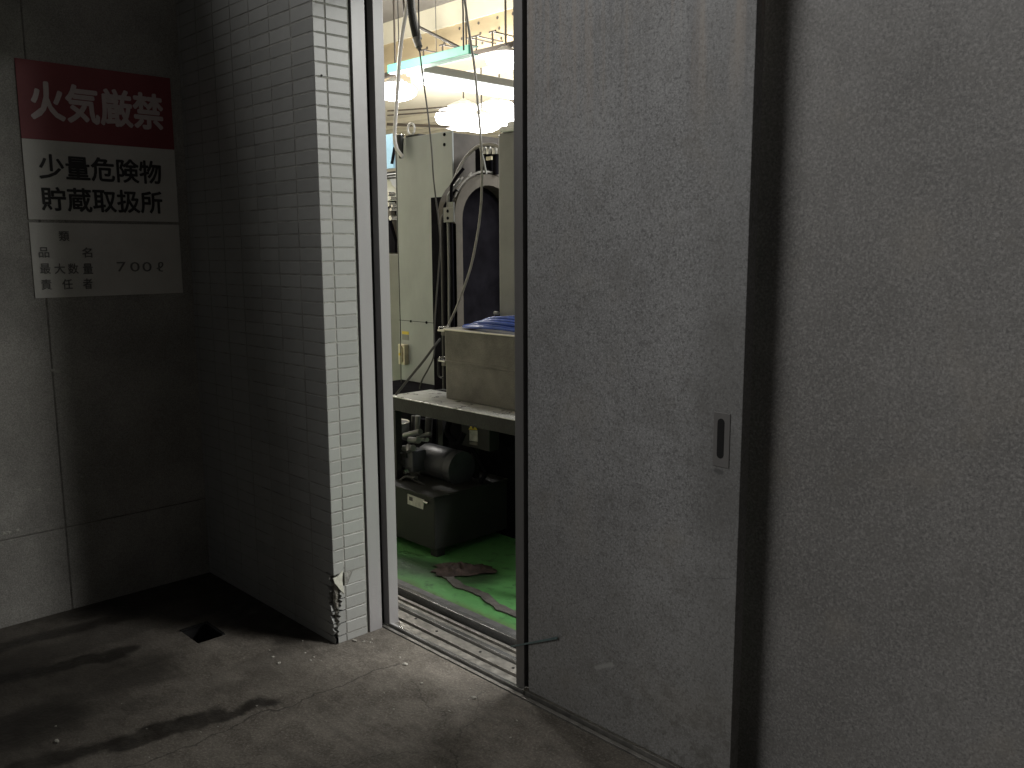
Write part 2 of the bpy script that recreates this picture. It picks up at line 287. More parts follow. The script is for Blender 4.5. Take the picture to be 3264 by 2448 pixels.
# ------------------------------------------------------------------ mesh helpers
def frame(d):
    d = d.normalized(); a = Vector((0, 0, 1)) if abs(d.z) < .9 else Vector((1, 0, 0))
    u = d.cross(a).normalized(); return u, d.cross(u).normalized()
class MB:
    def __init__(s): s.v = []; s.f = []; s.sm = []
    def add(s, vs, fs, smooth=False):
        k = len(s.v); s.v += [tuple(p) for p in vs]; s.f += [tuple(i + k for i in f) for f in fs]; s.sm += [smooth] * len(fs); return s
    def box(s, x0, x1, y0, y1, z0, z1):
        vs = [(x, y, z) for z in (z0, z1) for y in (y0, y1) for x in (x0, x1)]
        return s.add(vs, [(0, 2, 3, 1), (4, 5, 7, 6), (0, 1, 5, 4), (2, 6, 7, 3), (0, 4, 6, 2), (1, 3, 7, 5)])
    def bar(s, a, b, w, h=None):
        a, b = Vector(a), Vector(b); h = h or w; u, v = frame(b - a); u *= w / 2; v *= h / 2
        vs = [p + i * u + j * v for p in (a, b) for i, j in ((-1, -1), (1, -1), (1, 1), (-1, 1))]
        return s.add(vs, [(3, 2, 1, 0), (4, 5, 6, 7)] + [(i, (i + 1) % 4, (i + 1) % 4 + 4, i + 4) for i in range(4)])
    def tube(s, pts, r, n=10, cap=True):
        pts = [Vector(p) for p in pts]; rr = r if isinstance(r, (list, tuple)) else [r] * len(pts)
        u = None; vs = []
        for i, p in enumerate(pts):
            d = (pts[min(i + 1, len(pts) - 1)] - pts[max(i - 1, 0)]).normalized()
            if u is None: u, v = frame(d)
            else:
                u = (u - d * u.dot(d)).normalized(); v = d.cross(u)
            vs += [p + (u * math.cos(2 * math.pi * k / n) + v * math.sin(2 * math.pi * k / n)) * rr[i] for k in range(n)]
        fs = [(i * n + k, i * n + (k + 1) % n, (i + 1) * n + (k + 1) % n, (i + 1) * n + k) for i in range(len(pts) - 1) for k in range(n)]
        s.add(vs, fs, True)
        if cap:
            s.add(vs[:n], [tuple(range(n - 1, -1, -1))]); s.add(vs[-n:], [tuple(range(n))])
        return s
    def cyl(s, a, b, r, n=20, r2=None): return s.tube([a, b], [r, r if r2 is None else r2], n)
    def prism(s, poly, axis, a, b):
        """poly = 2-D outline in the two other axes; extruded along axis from a to b"""
        def P(q, t):
            return {'x': (t, q[0], q[1]), 'y': (q[0], t, q[1]), 'z': (q[0], q[1], t)}[axis]
        n = len(poly); vs = [P(q, a) for q in poly] + [P(q, b) for q in poly]
        return s.add(vs, [tuple(range(n - 1, -1, -1)), tuple(range(n, 2 * n))] + [(i, (i + 1) % n, (i + 1) % n + n, i + n) for i in range(n)])
    def build(s, name, m, parent=None, bevel=0.0, seg=2):
        me = bpy.data.meshes.new(name); me.from_pydata(s.v, [], s.f)
        me.polygons.foreach_set('use_smooth', s.sm); me.update()
        bm = bmesh.new(); bm.from_mesh(me)
        bmesh.ops.recalc_face_normals(bm, faces=bm.faces)
        if bevel > 0:
            es = [e for e in bm.edges if len(e.link_faces) == 2 and e.calc_face_angle(0) > .6]
            bmesh.ops.bevel(bm, geom=es, offset=bevel, segments=seg, affect='EDGES', profile=.5, clamp_overlap=True)
        bm.to_mesh(me); bm.free()
        me.materials.append(M[m] if isinstance(m, str) else m)
        o = bpy.data.objects.new(name, me); C.objects.link(o)
        if parent: o.parent = parent; o.matrix_parent_inverse = Matrix.Translation(-parent.location)
        return o
def tag(o, label=None, cat=None, group=None, kind=None):
    if label: o['label'] = label
    if cat: o['category'] = cat
    if group: o['group'] = group
    if kind: o['kind'] = kind
    return o
def thing(name, label, cat, loc=(0, 0, 0), group=None):
    o = bpy.data.objects.new(name, None); o.empty_display_size = .1; C.objects.link(o); o.location = loc
    return tag(o, label, cat, group)
def struct(name, mb, m): return tag(mb.build(name, m), kind='structure')
def smooth_path(pts, k=8):
    pts = [Vector(p) for p in pts]; out = []
    for i in range(len(pts) - 1):
        p0 = pts[max(i - 1, 0)]; p1 = pts[i]; p2 = pts[i + 1]; p3 = pts[min(i + 2, len(pts) - 1)]
        for j in range(k):
            t = j / k
            out.append(.5 * ((2 * p1) + (p2 - p0) * t + (2 * p0 - 5 * p1 + 4 * p2 - p3) * t * t + (3 * p1 - p0 - 3 * p2 + p3) * t ** 3))
    return out + [pts[-1]]
def rough_lump(c, r, seed, n=10, k=6, jag=.35):
    rd = random.Random(seed); vs = []; fs = []
    for i in range(1, k):
        for j in range(n):
            a = math.pi * i / k; b = 2 * math.pi * j / n; q = 1 + rd.uniform(-jag, jag)
            vs.append((c[0] + r[0] * q * math.sin(a) * math.cos(b), c[1] + r[1] * q * math.sin(a) * math.sin(b), c[2] + r[2] * q * math.cos(a)))
    for i in range(k - 2):
        for j in range(n): fs.append((i * n + j, i * n + (j + 1) % n, (i + 1) * n + (j + 1) % n, (i + 1) * n + j))
    vs += [(c[0], c[1], c[2] + r[2]), (c[0], c[1], c[2] - r[2])]; t = len(vs) - 2
    fs += [(t, j, (j + 1) % n) for j in range(n)] + [(t + 1, (k - 2) * n + (j + 1) % n, (k - 2) * n + j) for j in range(n)]
    return vs, fs

# ------------------------------------------------------------------ key planes (metres)
XR = -2.76      # side of the tiled wall that faces the opening
YF = 1.72       # tiled face
XL = -3.84      # concrete wall on the left
YD = 1.98       # face of the front door leaf
YT = 1.940      # outer edge of the threshold
YG = 2.30       # edge of the green floor

# ------------------------------------------------------------------ ground and floor
g = MB(); x0, x1, y0, y1 = -3.305, -3.145, 1.345, 1.455
for a in ((-30, 30, -30, y0), (-30, x0, y0, y1), (x1, 30, y0, y1), (-30, 30, y1, YT)):
    g.add([(a[0], a[2], 0), (a[1], a[2], 0), (a[1], a[3], 0), (a[0], a[3], 0)], [(0, 1, 2, 3)])
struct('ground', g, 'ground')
fl_ = MB().box(-18, 8, YG, 16, -.10, 0.0).box(-18, XL, 2.02, YG, -.10, 0.0)
struct('floor', fl_, 'floor')

dr = thing('drain_opening', 'small dark square drain hole sunk in the concrete beside the tiled wall', 'drain', (-3.22, 1.4, 0))
pit = MB()
for a, b in (((x0, y0), (x1, y0)), ((x1, y0), (x1, y1)), ((x1, y1), (x0, y1)), ((x0, y1), (x0, y0))):
    pit.add([(*a, 0), (*b, 0), (*b, -.16), (*a, -.16)], [(0, 1, 2, 3)])
pit.build('pit_wall', 'rubber', dr)  # walls and silt coloured near-black, painting in the shade down the hole
MB().bar((x0 + .004, y0 - .002, .002), (x0 + .004, y1, .002), .012, .006).build('rim', 'rustgrate', dr)
MB().bar((x0, y1 - .004, .002), (x1, y1 - .004, .002), .012, .006).build('rim', 'rustgrate', dr)
MB().box(x0, x1, y0, y1, -.158, -.12).build('silt', 'dark', dr)

# grit and flakes on the ground
lit = MB(); rd = random.Random(5)
spots = [onZ(1160, 2046), onZ(1180, 2048), onZ(1130, 2043), onZ(1275, 2096), onZ(1290, 2118), onZ(1345, 2180), onZ(1510, 2225), onZ(870, 2095), onZ(990, 2105), onZ(1000, 2095), onZ(890, 2115), onZ(180, 2365)]
for i in range(46): spots.append(Vector((rd.uniform(-2.9, -1.8), rd.uniform(.7, 1.9), 0)))
for i, p in enumerate(spots):
    s_ = rd.uniform(.004, .009) if i < 12 else rd.uniform(.0015, .004)
    lit.add(*rough_lump((p.x, p.y, s_ * .3), (s_ * rd.uniform(.8, 1.8), s_, s_ * .45), i, 6, 4))
tag(lit.build('grit', 'litter'), 'pale flakes and grit scattered on the concrete before the door', 'grit', kind='stuff')

# ------------------------------------------------------------------ left concrete wall with recessed joints
cw = thing('concrete_wall', 'bare grey concrete wall carrying the red and white sign', 'wall', (XL, 0, 0))
ZT = 3.45; YA = -5.5
JY, JZ, JW = 1.11, .359, .0045
ys = [(YA, JY - JW / 2), (JY + JW / 2, 1.84)]; zs = [(-.1, JZ - JW / 2), (JZ + JW / 2, ZT)]
for ya, yb in ys:
    for za, zb in zs:
        MB().box(XL - .15, XL, ya, yb, za, zb).build('wall_panel', 'concrete', cw, bevel=.004)
MB().box(XL - .14, XL - .004, YA + .01, 1.80, -.1, ZT - .01).build('joint_filler', 'joint', cw)
for (a, b, r) in ((168, 1180, .010), (185, 1183, .012), (122, 1562, .011), (20, 1700, .016), (55, 1690, .008), (38, 1722, .008), (422, 1315, .008), (262, 1520, .008)):
    p = onX(a, b, XL)
    MB().add(*rough_lump((XL + .0005, p.y, p.z), (.002, r, r * rd.uniform(.5, .8)), int(a), 9, 5, .25)).build('plaster_scar', 'scar', cw)

# ------------------------------------------------------------------ tiled wall
tw = thing('tiled_wall', 'pale rectangular-tiled wall end with a broken lower corner beside the door', 'wall', (XR, YF, 0))
TH = .012; PR = .0494; Z0 = .0286; JT = .005
ROWS = 54
MB().box(XL, XR - TH - .003, YF + TH + .003, 1.868, -.05, 2.75).build('core', 'mortar', tw)
gr = MB(); GD = .0017
gr.box(XL, XR - .055, YF + GD, YF + TH + .002, 0, 2.7)
gr.box(XR - TH - .002, XR - GD, YF + .05, 1.868, 0, 2.7)
gr.box(XR - .055, XR - GD, YF + GD, YF + TH + .002, .30, 2.7); gr.box(XR - TH - .002, XR - GD, YF + TH + .002, YF + .05, .30, 2.7)
gr.build('grout', 'grout', tw)
def tile_mesh(name, w, h, d):
    """thin slab with softened front edges; local x along the wall, y inwards, z up"""
    e = .0016; b = bmesh.new(); vs = []
    for (ix, iy, iz) in ((0, 0, 0),):
        f = [b.verts.new((x, 0, z)) for x, z in ((e, e), (w - e, e), (w - e, h - e), (e, h - e))]
        g_ = [b.verts.new((x, e, z)) for x, z in ((0, 0), (w, 0), (w, h), (0, h))]
        k = [b.verts.new((x, d, z)) for x, z in ((0, 0), (w, 0), (w, h), (0, h))]
        b.faces.new(f)
        for i in range(4):
            j = (i + 1) % 4
            b.faces.new((f[i], g_[i], g_[j], f[j])); b.faces.new((g_[i], k[i], k[j], g_[j]))
    bmesh.ops.recalc_face_normals(b, faces=b.faces)
    me = bpy.data.meshes.new(name); b.to_mesh(me); b.free(); me.materials.append(M['tile']); return me
H_ = PR - JT
me_long = tile_mesh('tile', .145, H_, TH); me_corner = tile_mesh('tile', .0475, H_, TH); me_cut = tile_mesh('tile', .0905, H_, TH)
me_half = tile_mesh('tile', .10, H_, TH)
def put_tile(me, loc, rz):
    o = bpy.data.objects.new('tile', me); C.objects.link(o); o.parent = tw
    o.location = Vector(loc) - tw.location
    o.rotation_euler = (rd.uniform(-.006, .006), rd.uniform(-.003, .003), rz + rd.uniform(-.004, .004)); return o
back = MB()
for r in range(-1, ROWS):
    z = Z0 + r * PR + JT / 2
    h0 = 0
    if r == -1: z = 0.001; h0 = Z0 - JT / 2 - .001
    broken = 0 <= r <= 4
    for c in range(8):
        xr = XR - c * .15 - (0.0 if c == 0 else .0025); w = .1475 if c == 0 else .145
        xl = XR - (c + 1) * .15 + .0025
        if xl < XL: xl = XL + .001
        if xr - xl < .01: continue
        if c <= 3 and 0 <= r < 48 and not (broken and c == 0):
            put_tile(me_long if c else me_long, (xl, YF, z), 0) if c else put_tile(me_long, (xl + .0022, YF, z), 0)
        elif broken and c == 0:
            pass
        else:
            back.box(xl, xr, YF, YF + TH, z, z + (h0 or H_))
    if 0 <= r < 48:
        if not broken: put_tile(me_corner, (XR, YF + .0003, z), math.pi / 2)
        put_tile(me_cut, (XR, YF + .0525, z), math.pi / 2) if r != 4 else None
    else:
        back.box(XR - TH, XR, YF + .0003, YF + .0478, z, z + (h0 or H_)); back.box(XR - TH, XR, YF + .0525, YF + .143, z, z + (h0 or H_))
tag(back.build('tile', 'tile', tw), kind='stuff')
# broken corner: chipped tiles with ragged edges, exposed mortar, one bright flake
def ragged(x_a, x_b, z0, z1, seed, side):
    q = random.Random(seed); n = 5; poly = []
    if side == 'face':      # outline in x,z, ragged on the right
        poly = [(x_a, z0)] + [(x_b - q.uniform(0, .028), z0 + (z1 - z0) * i / n) for i in range(n + 1)] + [(x_a, z1)]
        return MB().prism(poly, 'y', YF, YF + TH)
    poly = [(x_b, z0)] + [(x_a + q.uniform(0, .022), z0 + (z1 - z0) * i / n) for i in range(n + 1)] + [(x_b, z1)]
    return MB().prism(poly, 'x', XR - TH, XR)
for r in range(0, 5):
    z = Z0 + r * PR + JT / 2; k = (.004, .012, .019, .018, .007)[r]
    ragged(XR - .1475, XR - k, z, z + H_, 30 + r, 'face').build('tile', 'tile', tw)
    if r < 4: ragged(YF + k * .8, YF + .0478, z, z + H_, 50 + r, 'side').build('tile', 'tile', tw)
MB().prism([(YF + .060, Z0 + 4 * PR + .002), (YF + .143, Z0 + 4 * PR + .002), (YF + .143, Z0 + 5 * PR - .003), (YF + .085, Z0 + 5 * PR - .003)], 'x', XR - TH, XR).build('tile', 'tile', tw)
for i in range(9):
    zz = .05 + i * .024; MB().add(*rough_lump((XR - .016 - rd.uniform(0, .006), YF + .016 + rd.uniform(0, .006), zz), (.010, .010, .022), 70 + i, 10, 8, .13)).build('mortar_lump', 'mortar', tw)
q = [onX(*p, XR) for p in ((1062, 1845), (1075, 1838), (1092, 1818), (1090, 1850), (1097, 1893), (1084, 1880), (1066, 1858))]
MB().prism([(p.y, p.z) for p in q], 'x', XR - .004, XR + .0025).build('plaster_flake', 'shard', tw)
p = onX(1005, 236, XR); p2 = onX(1009, 238, XR)
MB().cyl((XR - .004, 1.748, p2.z), (XR + .001, 1.748, p2.z), .004, 8).build('hole', 'slot', tw)

# wall over and beside the doorway
bw = thing('building_wall', 'plain rendered wall above the sliding doors', 'wall', (-1, 2, 2.6))
MB().box(XL, 6, YF + .02, 2.28, 2.76, 5.4).build('upper_wall', 'building', bw)
MB().box(XR - .001, .42, 1.90, 2.28, 2.56, 2.759).build('lintel', 'jamb', bw)
MB().box(.42, 6, 1.9, 2.28, -.1, 2.755).build('side_wall', 'building', bw)
MB().box(XL - .15, XL - .001, 1.845, 2.02, -.1, 5.4).build('corner_wall', 'building', bw)
MB().box(-18, XL - .151, 1.9, 2.02, -.1, 5.4).build('rear_wall', 'hallwall', bw)
MB().box(XL - .001, XR - .10, 1.87, 2.018, -.1, 2.755).build('inner_wall', 'hallwall', bw)

# unseen wall added on the right, blocking the sky light from that side
nb = thing('sky_blocker', 'plain unseen wall added on the right to block sky light', 'building', (2, -2, 0))
MB().box(1.7, 2.0, -7, 1.89, -.1, 5.2).build('side_wall', 'building', nb)

# ------------------------------------------------------------------ door frame
df = thing('door_frame', 'pale metal door jamb and grooved steel threshold with three tracks', 'door frame', (XR, 1.9, 0))
def jamb_y(px, py=1000): return onX(px, py, XR).y
ya, yb = 1.877, 1.936; yc, yd = 1.972, 2.018
MB().box(XR - .06, XR - .010, 1.862, ya - .001, 0, 2.56).build('seal_strip', 'rubber', df)
MB().box(XR - .09, XR + .002, ya, yb, 0, 2.56).build('jamb_face', 'jamb', df, bevel=.0015)
MB().box(XR - .09, XR - .035, yb, yc, 0, 2.56).build('guide_slot', 'slot', df)
MB().box(XR - .09, XR + .002, yc, yd, 0.0, 2.56).build('jamb_face', 'jamb', df, bevel=.0015)
X2 = .42
th = MB()
MB().box(XL, X2, YT, YG, -.12, -.03).build('threshold_bed', 'slot', df)
def strip(a, b, z0, z1, m, name, bev=.001, xa=XR - .02, xb=X2):
    if a > 2.02: xa = XL
    MB().box(xa, xb, a, b, z0, z1).build(name, m, df, bevel=bev)
strip(1.948, 1.963, -.03, .000, 'alu', 'threshold_plate')
strip(1.973, 1.985, -.03, .009, 'alu_b', 'rail', xb=onZ(1661, 2200, .009).x)
strip(1.985, 2.030, -.03, .000, 'alu', 'threshold_plate')
strip(2.043, 2.092, -.03, .003, 'alu', 'threshold_plate')
strip(2.104, 2.126, -.03, .010, 'alu_b', 'rail')
strip(2.126, 2.156, -.03, .000, 'alu', 'threshold_plate')
strip(2.170, 2.184, -.03, .003, 'alu', 'rail')
strip(2.236, 2.262, -.03, .006, 'alu_b', 'rail')
strip(2.262, YG, -.03, .002, 'greysteel', 'threshold_plate')
for px_, py_ in ((1325, 1972), (1531, 2078), (1598, 2147), (1372, 2020)):
    p = onZ(px_, py_, .003)
    if not (2.045 < p.y < 2.09): p.y = 2.068
    MB().cyl((p.x, p.y, .0005), (p.x, p.y, .0042), .006, 10).build('screw', 'slot', df)

# ------------------------------------------------------------------ sliding leaves
XLf, XRt = -2.030, -1.188
d1 = thing('sliding_door', 'half-open grey steel sliding leaf with a recessed pull near its right edge', 'door', (XLf, YD, 0), 'steel sliding door leaves')
MB().box(XLf + .056, XRt, YD, YD + .040, .012, 2.56).build('panel', 'leaf', d1, bevel=.002)
MB().box(XLf, XLf + .040, YD - .004, YD + .042, .012, 2.56).build('stile', 'stile', d1, bevel=.0015)
MB().box(XLf + .040, XLf + .056, YD + .016, YD + .038, .012, 2.56).build('groove', 'rubber', d1)
fh = onY(2279, 1312, YD); fh2 = onY(2322, 1490, YD)
hx0, hx1, hz0, hz1 = -1.272, -1.222, .925, 1.072
fr = MB()
# plate with a round-ended slot through which the black cup shows
def slot_poly(cx, cz, w, h, n=8):
    o = []
    for k in range(n + 1): a = math.pi * k / n; o.append((cx + w / 2 * math.cos(a), cz + h / 2 - w / 2 + w / 2 * math.sin(a)))
    for k in range(n + 1): a = math.pi + math.pi * k / n; o.append((cx + w / 2 * math.cos(a), cz - h / 2 + w / 2 + w / 2 * math.sin(a)))
    return o
cxh, czh = -1.249, 1.002
pp_ = MB().box(hx0, hx1, YD - .0025, YD - .0003, hz0, hz1).build('pull_plate', 'stile', d1, bevel=.0008)
MB().prism(slot_poly(cxh, czh, .021, .108), 'y', YD - .0032, YD - .0004).build('finger_recess', 'slot', pp_)
sp_ = MB().prism([(p_[0], p_[1]) for p_ in [(onY(1626, 2060, YD - .01).x, onY(1626, 2060, YD - .01).z), (onY(1626, 2064, YD - .01).x, onY(1626, 2064, YD - .01).z), (onY(1775, 2038, YD - .01).x, onY(1775, 2038, YD - .01).z), (onY(1775, 2030, YD - .01).x, onY(1775, 2030, YD - .01).z)]], 'y', YD - .0075, YD - .0055)
tag(sp_.build('plastic_strap', 'bluestrap'), 'thin pale blue strip stuck across the lower left edge of the door', 'strap')

d2 = thing('sliding_door', 'plain grainy grey sliding leaf set back to the right of the half-open one', 'door', (-1.27, 2.05, 0), 'steel sliding door leaves')
MB().box(-1.34, -.425, 2.085, 2.12, .014, 2.56).build('panel', 'leaf2', d2, bevel=.002)
d3 = thing('sliding_door', 'innermost steel sliding leaf at the right end of the tracks', 'door', (-.5, 2.12, 0), 'steel sliding door leaves')
MB().box(-.49, .419, 2.15, 2.19, .014, 2.56).build('panel', 'leaf2', d3, bevel=.002)

# ------------------------------------------------------------------ warning sign
SX = XL + .006
sg = thing('warning_sign', 'tall red and white fire warning board with black and white Japanese lettering', 'sign', (XL, 1.36, 1.3))
def zrow(y): return onX(300, y, SX).z
Ya, Yb = 1.070, 1.672
Zs = (2.236, 1.938, 1.628, 1.616, 1.318)
MB().box(XL + .001, SX, Ya, Yb, Zs[1], Zs[0]).build('red_panel', 'red', sg)
MB().box(XL + .001, SX, Ya, Yb, Zs[2], Zs[1] - .0008).build('white_panel', 'signwhite', sg)
MB().box(XL + .001, SX - .001, Ya, Yb, Zs[4], Zs[3]).build('lower_panel', 'signwhite', sg)
def text(s, ya, yb, z0, z1, m, bold=.0, name='lettering', track=1.0):
    """characters set on the sign: reads along +Y, spans ya..yb, z0..z1"""
    cu = bpy.data.curves.new('lettering', 'FONT'); cu.body = s; cu.resolution_u = 3; cu.space_character = track
    to = bpy.data.objects.new('tmp', cu); C.objects.link(to); bpy.context.view_layer.update()
    me = bpy.data.meshes.new_from_object(to.evaluated_get(bpy.context.evaluated_depsgraph_get()))
    bpy.data.objects.remove(to)
    xs = [v.co.x for v in me.vertices]; yy = [v.co.y for v in me.vertices]
    ax, bx, ay, by = min(xs), max(xs), min(yy), max(yy)
    for v in me.vertices:
        v.co = (SX + .0012, ya + (v.co.x - ax) / (bx - ax) * (yb - ya), z0 + (v.co.y - ay) / (by - ay) * (z1 - z0))
    if bold > 0:      # thicken the strokes: the same outline again, shifted a little, each a hair further out
        vs = [v.co.copy() for v in me.vertices]; fs = [tuple(p.vertices) for p in me.polygons]; k = len(vs); em = z1 - z0
        V2, F2 = [], []
        for i, (a, b_) in enumerate(((0, 0), (1, 0), (-1, 0), (0, 1), (0, -1), (.7, .7), (-.7, .7), (.7, -.7), (-.7, -.7))):
            V2 += [(v.x + .00012 * i, v.y + a * bold * em, v.z + b_ * bold * em) for v in vs]; F2 += [tuple(q + i * k for q in f) for f in fs]
        me = bpy.data.meshes.new('lettering'); me.from_pydata(V2, [], F2)
    me.materials.clear(); me.materials.append(M[m])
    o = bpy.data.objects.new(name, me); C.objects.link(o); o.parent = sg; o.matrix_parent_inverse = Matrix.Translation(-sg.location)
    return o
def tpx(s, x0, x1, yt0, yb0, yt1, yb1, m, bold):
    """photo box: left x0 (top yt0, bottom yb0), right x1 (top yt1, bottom yb1)"""
    a = onX(x0, yb0, SX); b = onX(x0, yt0, SX); c = onX(x1, yb1, SX); d = onX(x1, yt1, SX)
    text(s, a.y, c.y, (a.z + c.z) / 2, (b.z + d.z) / 2, m, bold)
K = 1 / 1.843
def c1(x, y): return x * K, 100 + y * K
def trow(s, x0, x1, t0, b0, t1, b1, m, bold):
    a, yt0 = c1(x0, t0); _, yb0 = c1(x0, b0); b, yt1 = c1(x1, t1); _, yb1 = c1(x1, b1)
    tpx(s, a, b, yt0, yb0, yt1, yb1, m, bold)
trow('火気厳禁', 188, 960, 292, 510, 375, 582, 'inkwhite', .030)
trow('少量危険物', 235, 948, 722, 866, 765, 895, 'ink', .024)
trow('貯蔵取扱所', 250, 955, 915, 1052, 942, 1073, 'ink', .024)
trow('類', 348, 408, 1172, 1232, 1175, 1233, 'ink_thin', .014)
trow('品', 230, 290, 1268, 1328, 1269, 1328, 'ink_thin', .014)
trow('名', 484, 542, 1270, 1328, 1270, 1328, 'ink_thin', .014)
trow('最', 238, 298, 1364, 1424, 1364, 1424, 'ink_thin', .014)
trow('大', 322, 384, 1364, 1424, 1364, 1424, 'ink_thin', .014)
trow('数', 402, 462, 1364, 1424, 1364, 1424, 'ink_thin', .014)
trow('量', 490, 546, 1364, 1424, 1364, 1424, 'ink_thin', .014)
trow('責', 246, 304, 1458, 1518, 1456, 1516, 'ink_thin', .014)
trow('任', 368, 428, 1456, 1514, 1456, 1514, 'ink_thin', .014)
trow('者', 490, 544, 1452, 1512, 1452, 1512, 'ink_thin', .014)
for ch, a, b in (('7', 688, 742), ('0', 766, 822), ('0', 838, 892), ('ℓ', 920, 962)):
    trow(ch, a, b, 1356, 1412, 1354, 1410, 'ink_thin', 0)

# ------------------------------------------------------------------ inside the workshop: shell
struct('ceiling', MB().box(-18, 8, 1.9, 16, 4.36, 4.6), 'soffit')
hw = thing('workshop_wall', 'pale far walls of the lit workshop', 'wall', (-5, 15, 0))
MB().box(-18, 8, 15.5, 15.7, 0, 4.42).build('back_wall', 'hallwall', hw)
MB().box(-18.2, -18, 2.28, 15.7, 0, 4.6).build('side_wall', 'hallwall', hw)
MB().box(8, 8.2, 2.28, 15.7, 0, 4.6).build('side_wall', 'hallwall', hw)
cb = thing('ceiling_beam', 'deep tan cast-concrete beam dotted with tie holes across the workshop ceiling', 'beam', (-7, 7, 4))
MB().box(-17.9, 7.9, 6.98, 7.5, 4.10, 4.359).build('upper_face', 'cream', cb)
MB().box(-17.9, 7.9, 7.0, 7.5, 3.70, 4.099).build('face', 'tan', cb)
for cx_, cy_ in ((1455, 213), (1228, 278), (1000, 343), (1477, 340), (1250, 403), (1028, 465), (815, 520), (610, 577), (1500, 460), (1275, 517), (1060, 575), (1640, 165)):
    p = onY(1200 + cx_ / 3.771, cy_ / 3.771, 6.999)
    if 3.72 < p.z < 4.09: MB().cyl((p.x, 6.995, p.z), (p.x, 7.003, p.z), .017, 10).build('tie_hole', 'rim', cb)
dk = thing('ceiling_deck', 'cream ribbed ceiling deck beyond the deep beam', 'ceiling', (-8, 11, 4))
MB().box(-17.9, 7.9, 7.501, 15.49, 4.2, 4.358).build('deck', 'cream', dk)
for i in range(9): MB().box(-17.9, 7.9, 11.4 + i * .42, 11.46 + i * .42, 4.11, 4.199).build('rib', 'cream', dk)
for i in range(10):
    p = onY(1262 + (i % 5) * 38 + 8 * (i // 5), 372 + (i // 5) * 12 - (i % 5) * 3, 14.0)
    MB().box(p.x - .35, p.x + .35, 13.8, 14.2, p.z - .03, p.z + .03).build('vent', 'pipe', dk)
for i, (a, b) in enumerate(((354, 341), (368, 354), (396, 404))):
    p = onY(1236, a, 9.0); q_ = onY(1432, b, 9.0)
    tag(MB().bar((p.x, 9.0, p.z), (q_.x, 9.0, q_.z), (.022, .022, .045)[i]).build('ceiling_duct', 'pipe'),
        ('upper', 'middle', 'lower')[i] + ' of three thin bars hanging over the machine at the back', 'duct', 'bars over the machine')

# rail under the beam with its hangers
hr = thing('hanging_rail', 'dark horizontal pipe slung below the tan beam on short rods', 'rail', (-7, 6.6, 3.5))
a, b = onY(1228, 243, 6.6), onY(1641, 138, 6.6)
MB().bar((a.x - 1.5, 6.6, (a.z + b.z) / 2), (b.x + 1.5, 6.6, (a.z + b.z) / 2), .06, .05).build('pipe', 'pipe', hr)
for px_, py_ in ((1350, 178), (1410, 110), (1495, 135), (1518, 138), (1570, 148)):
    p = onY(px_, py_, 6.6); MB().bar((p.x, 6.6, (a.z + b.z) / 2 + .02), (p.x, 6.6, (a.z + b.z) / 2 + .18), .014).build('hanger_rod', 'pipe', hr)
    MB().bar((p.x - .05, 6.6, (a.z + b.z) / 2 + .18), (p.x + .05, 6.6, (a.z + b.z) / 2 + .18), .016).bar((p.x, 6.6, (a.z + b.z) / 2 + .18), (p.x, 6.999, (a.z + b.z) / 2 + .18), .014).build('hanger_bracket', 'pipe', hr)

# mint channel and its stay
ch = thing('green_channel', 'mint green painted steel channel hung above the light fitting', 'beam', (-5.7, 4.6, 3))
zc = 2.995
MB().box(-6.19, -5.165, 4.56, 4.60, zc - .034, zc + .034).build('web', 'mint', ch, bevel=.003)
MB().box(-6.19, -5.165, 4.60, 4.66, zc + .026, zc + .034).build('flange', 'mint', ch)
MB().box(-6.19, -5.165, 4.60, 4.66, zc - .034, zc - .026).build('flange', 'mint', ch)
a, b = onY(1333, 85, 4.58), onY(1468, 153, 4.58)
MB().tube([a, b], .012, 8).build('diagonal_stay', 'pipe', ch)
for px_ in (1477, 1486):
    p = onY(px_, 150, 4.58); MB().tube([(p.x, 4.58, zc), (p.x, 4.58, 4.355)], .006, 8).build('hanger_rod', 'cordlight' if px_ < 1480 else 'pipe', ch)
p = onY(1600, 160, 4.9)

# long light fitting
tf = thing('strip_light', 'long white overexposed strip light running into the workshop', 'ceiling light', (-6.2, 5.4, 2.95))
zt = 3.02; p0 = onZ(1325, 235, zt); p1 = onZ(1680, 298, zt); xf = (p0.x + p1.x) / 2
MB().box(xf - .13, xf + .13, p0.y, p1.y + .6, zt + .0, zt + .07).build('housing', 'white', tf, bevel=.01)
MB().box(xf - .11, xf + .11, p0.y + .04, p1.y + .56, zt - .06, zt - .001).build('diffuser', 'tube', tf, bevel=.015)
for dy in (.25, 1.3):
    MB().tube([(xf, p0.y + dy, zt + .07), (xf, p0.y + dy, 4.355)], .004, 6).build('hanger_rod', 'cordlight', tf)

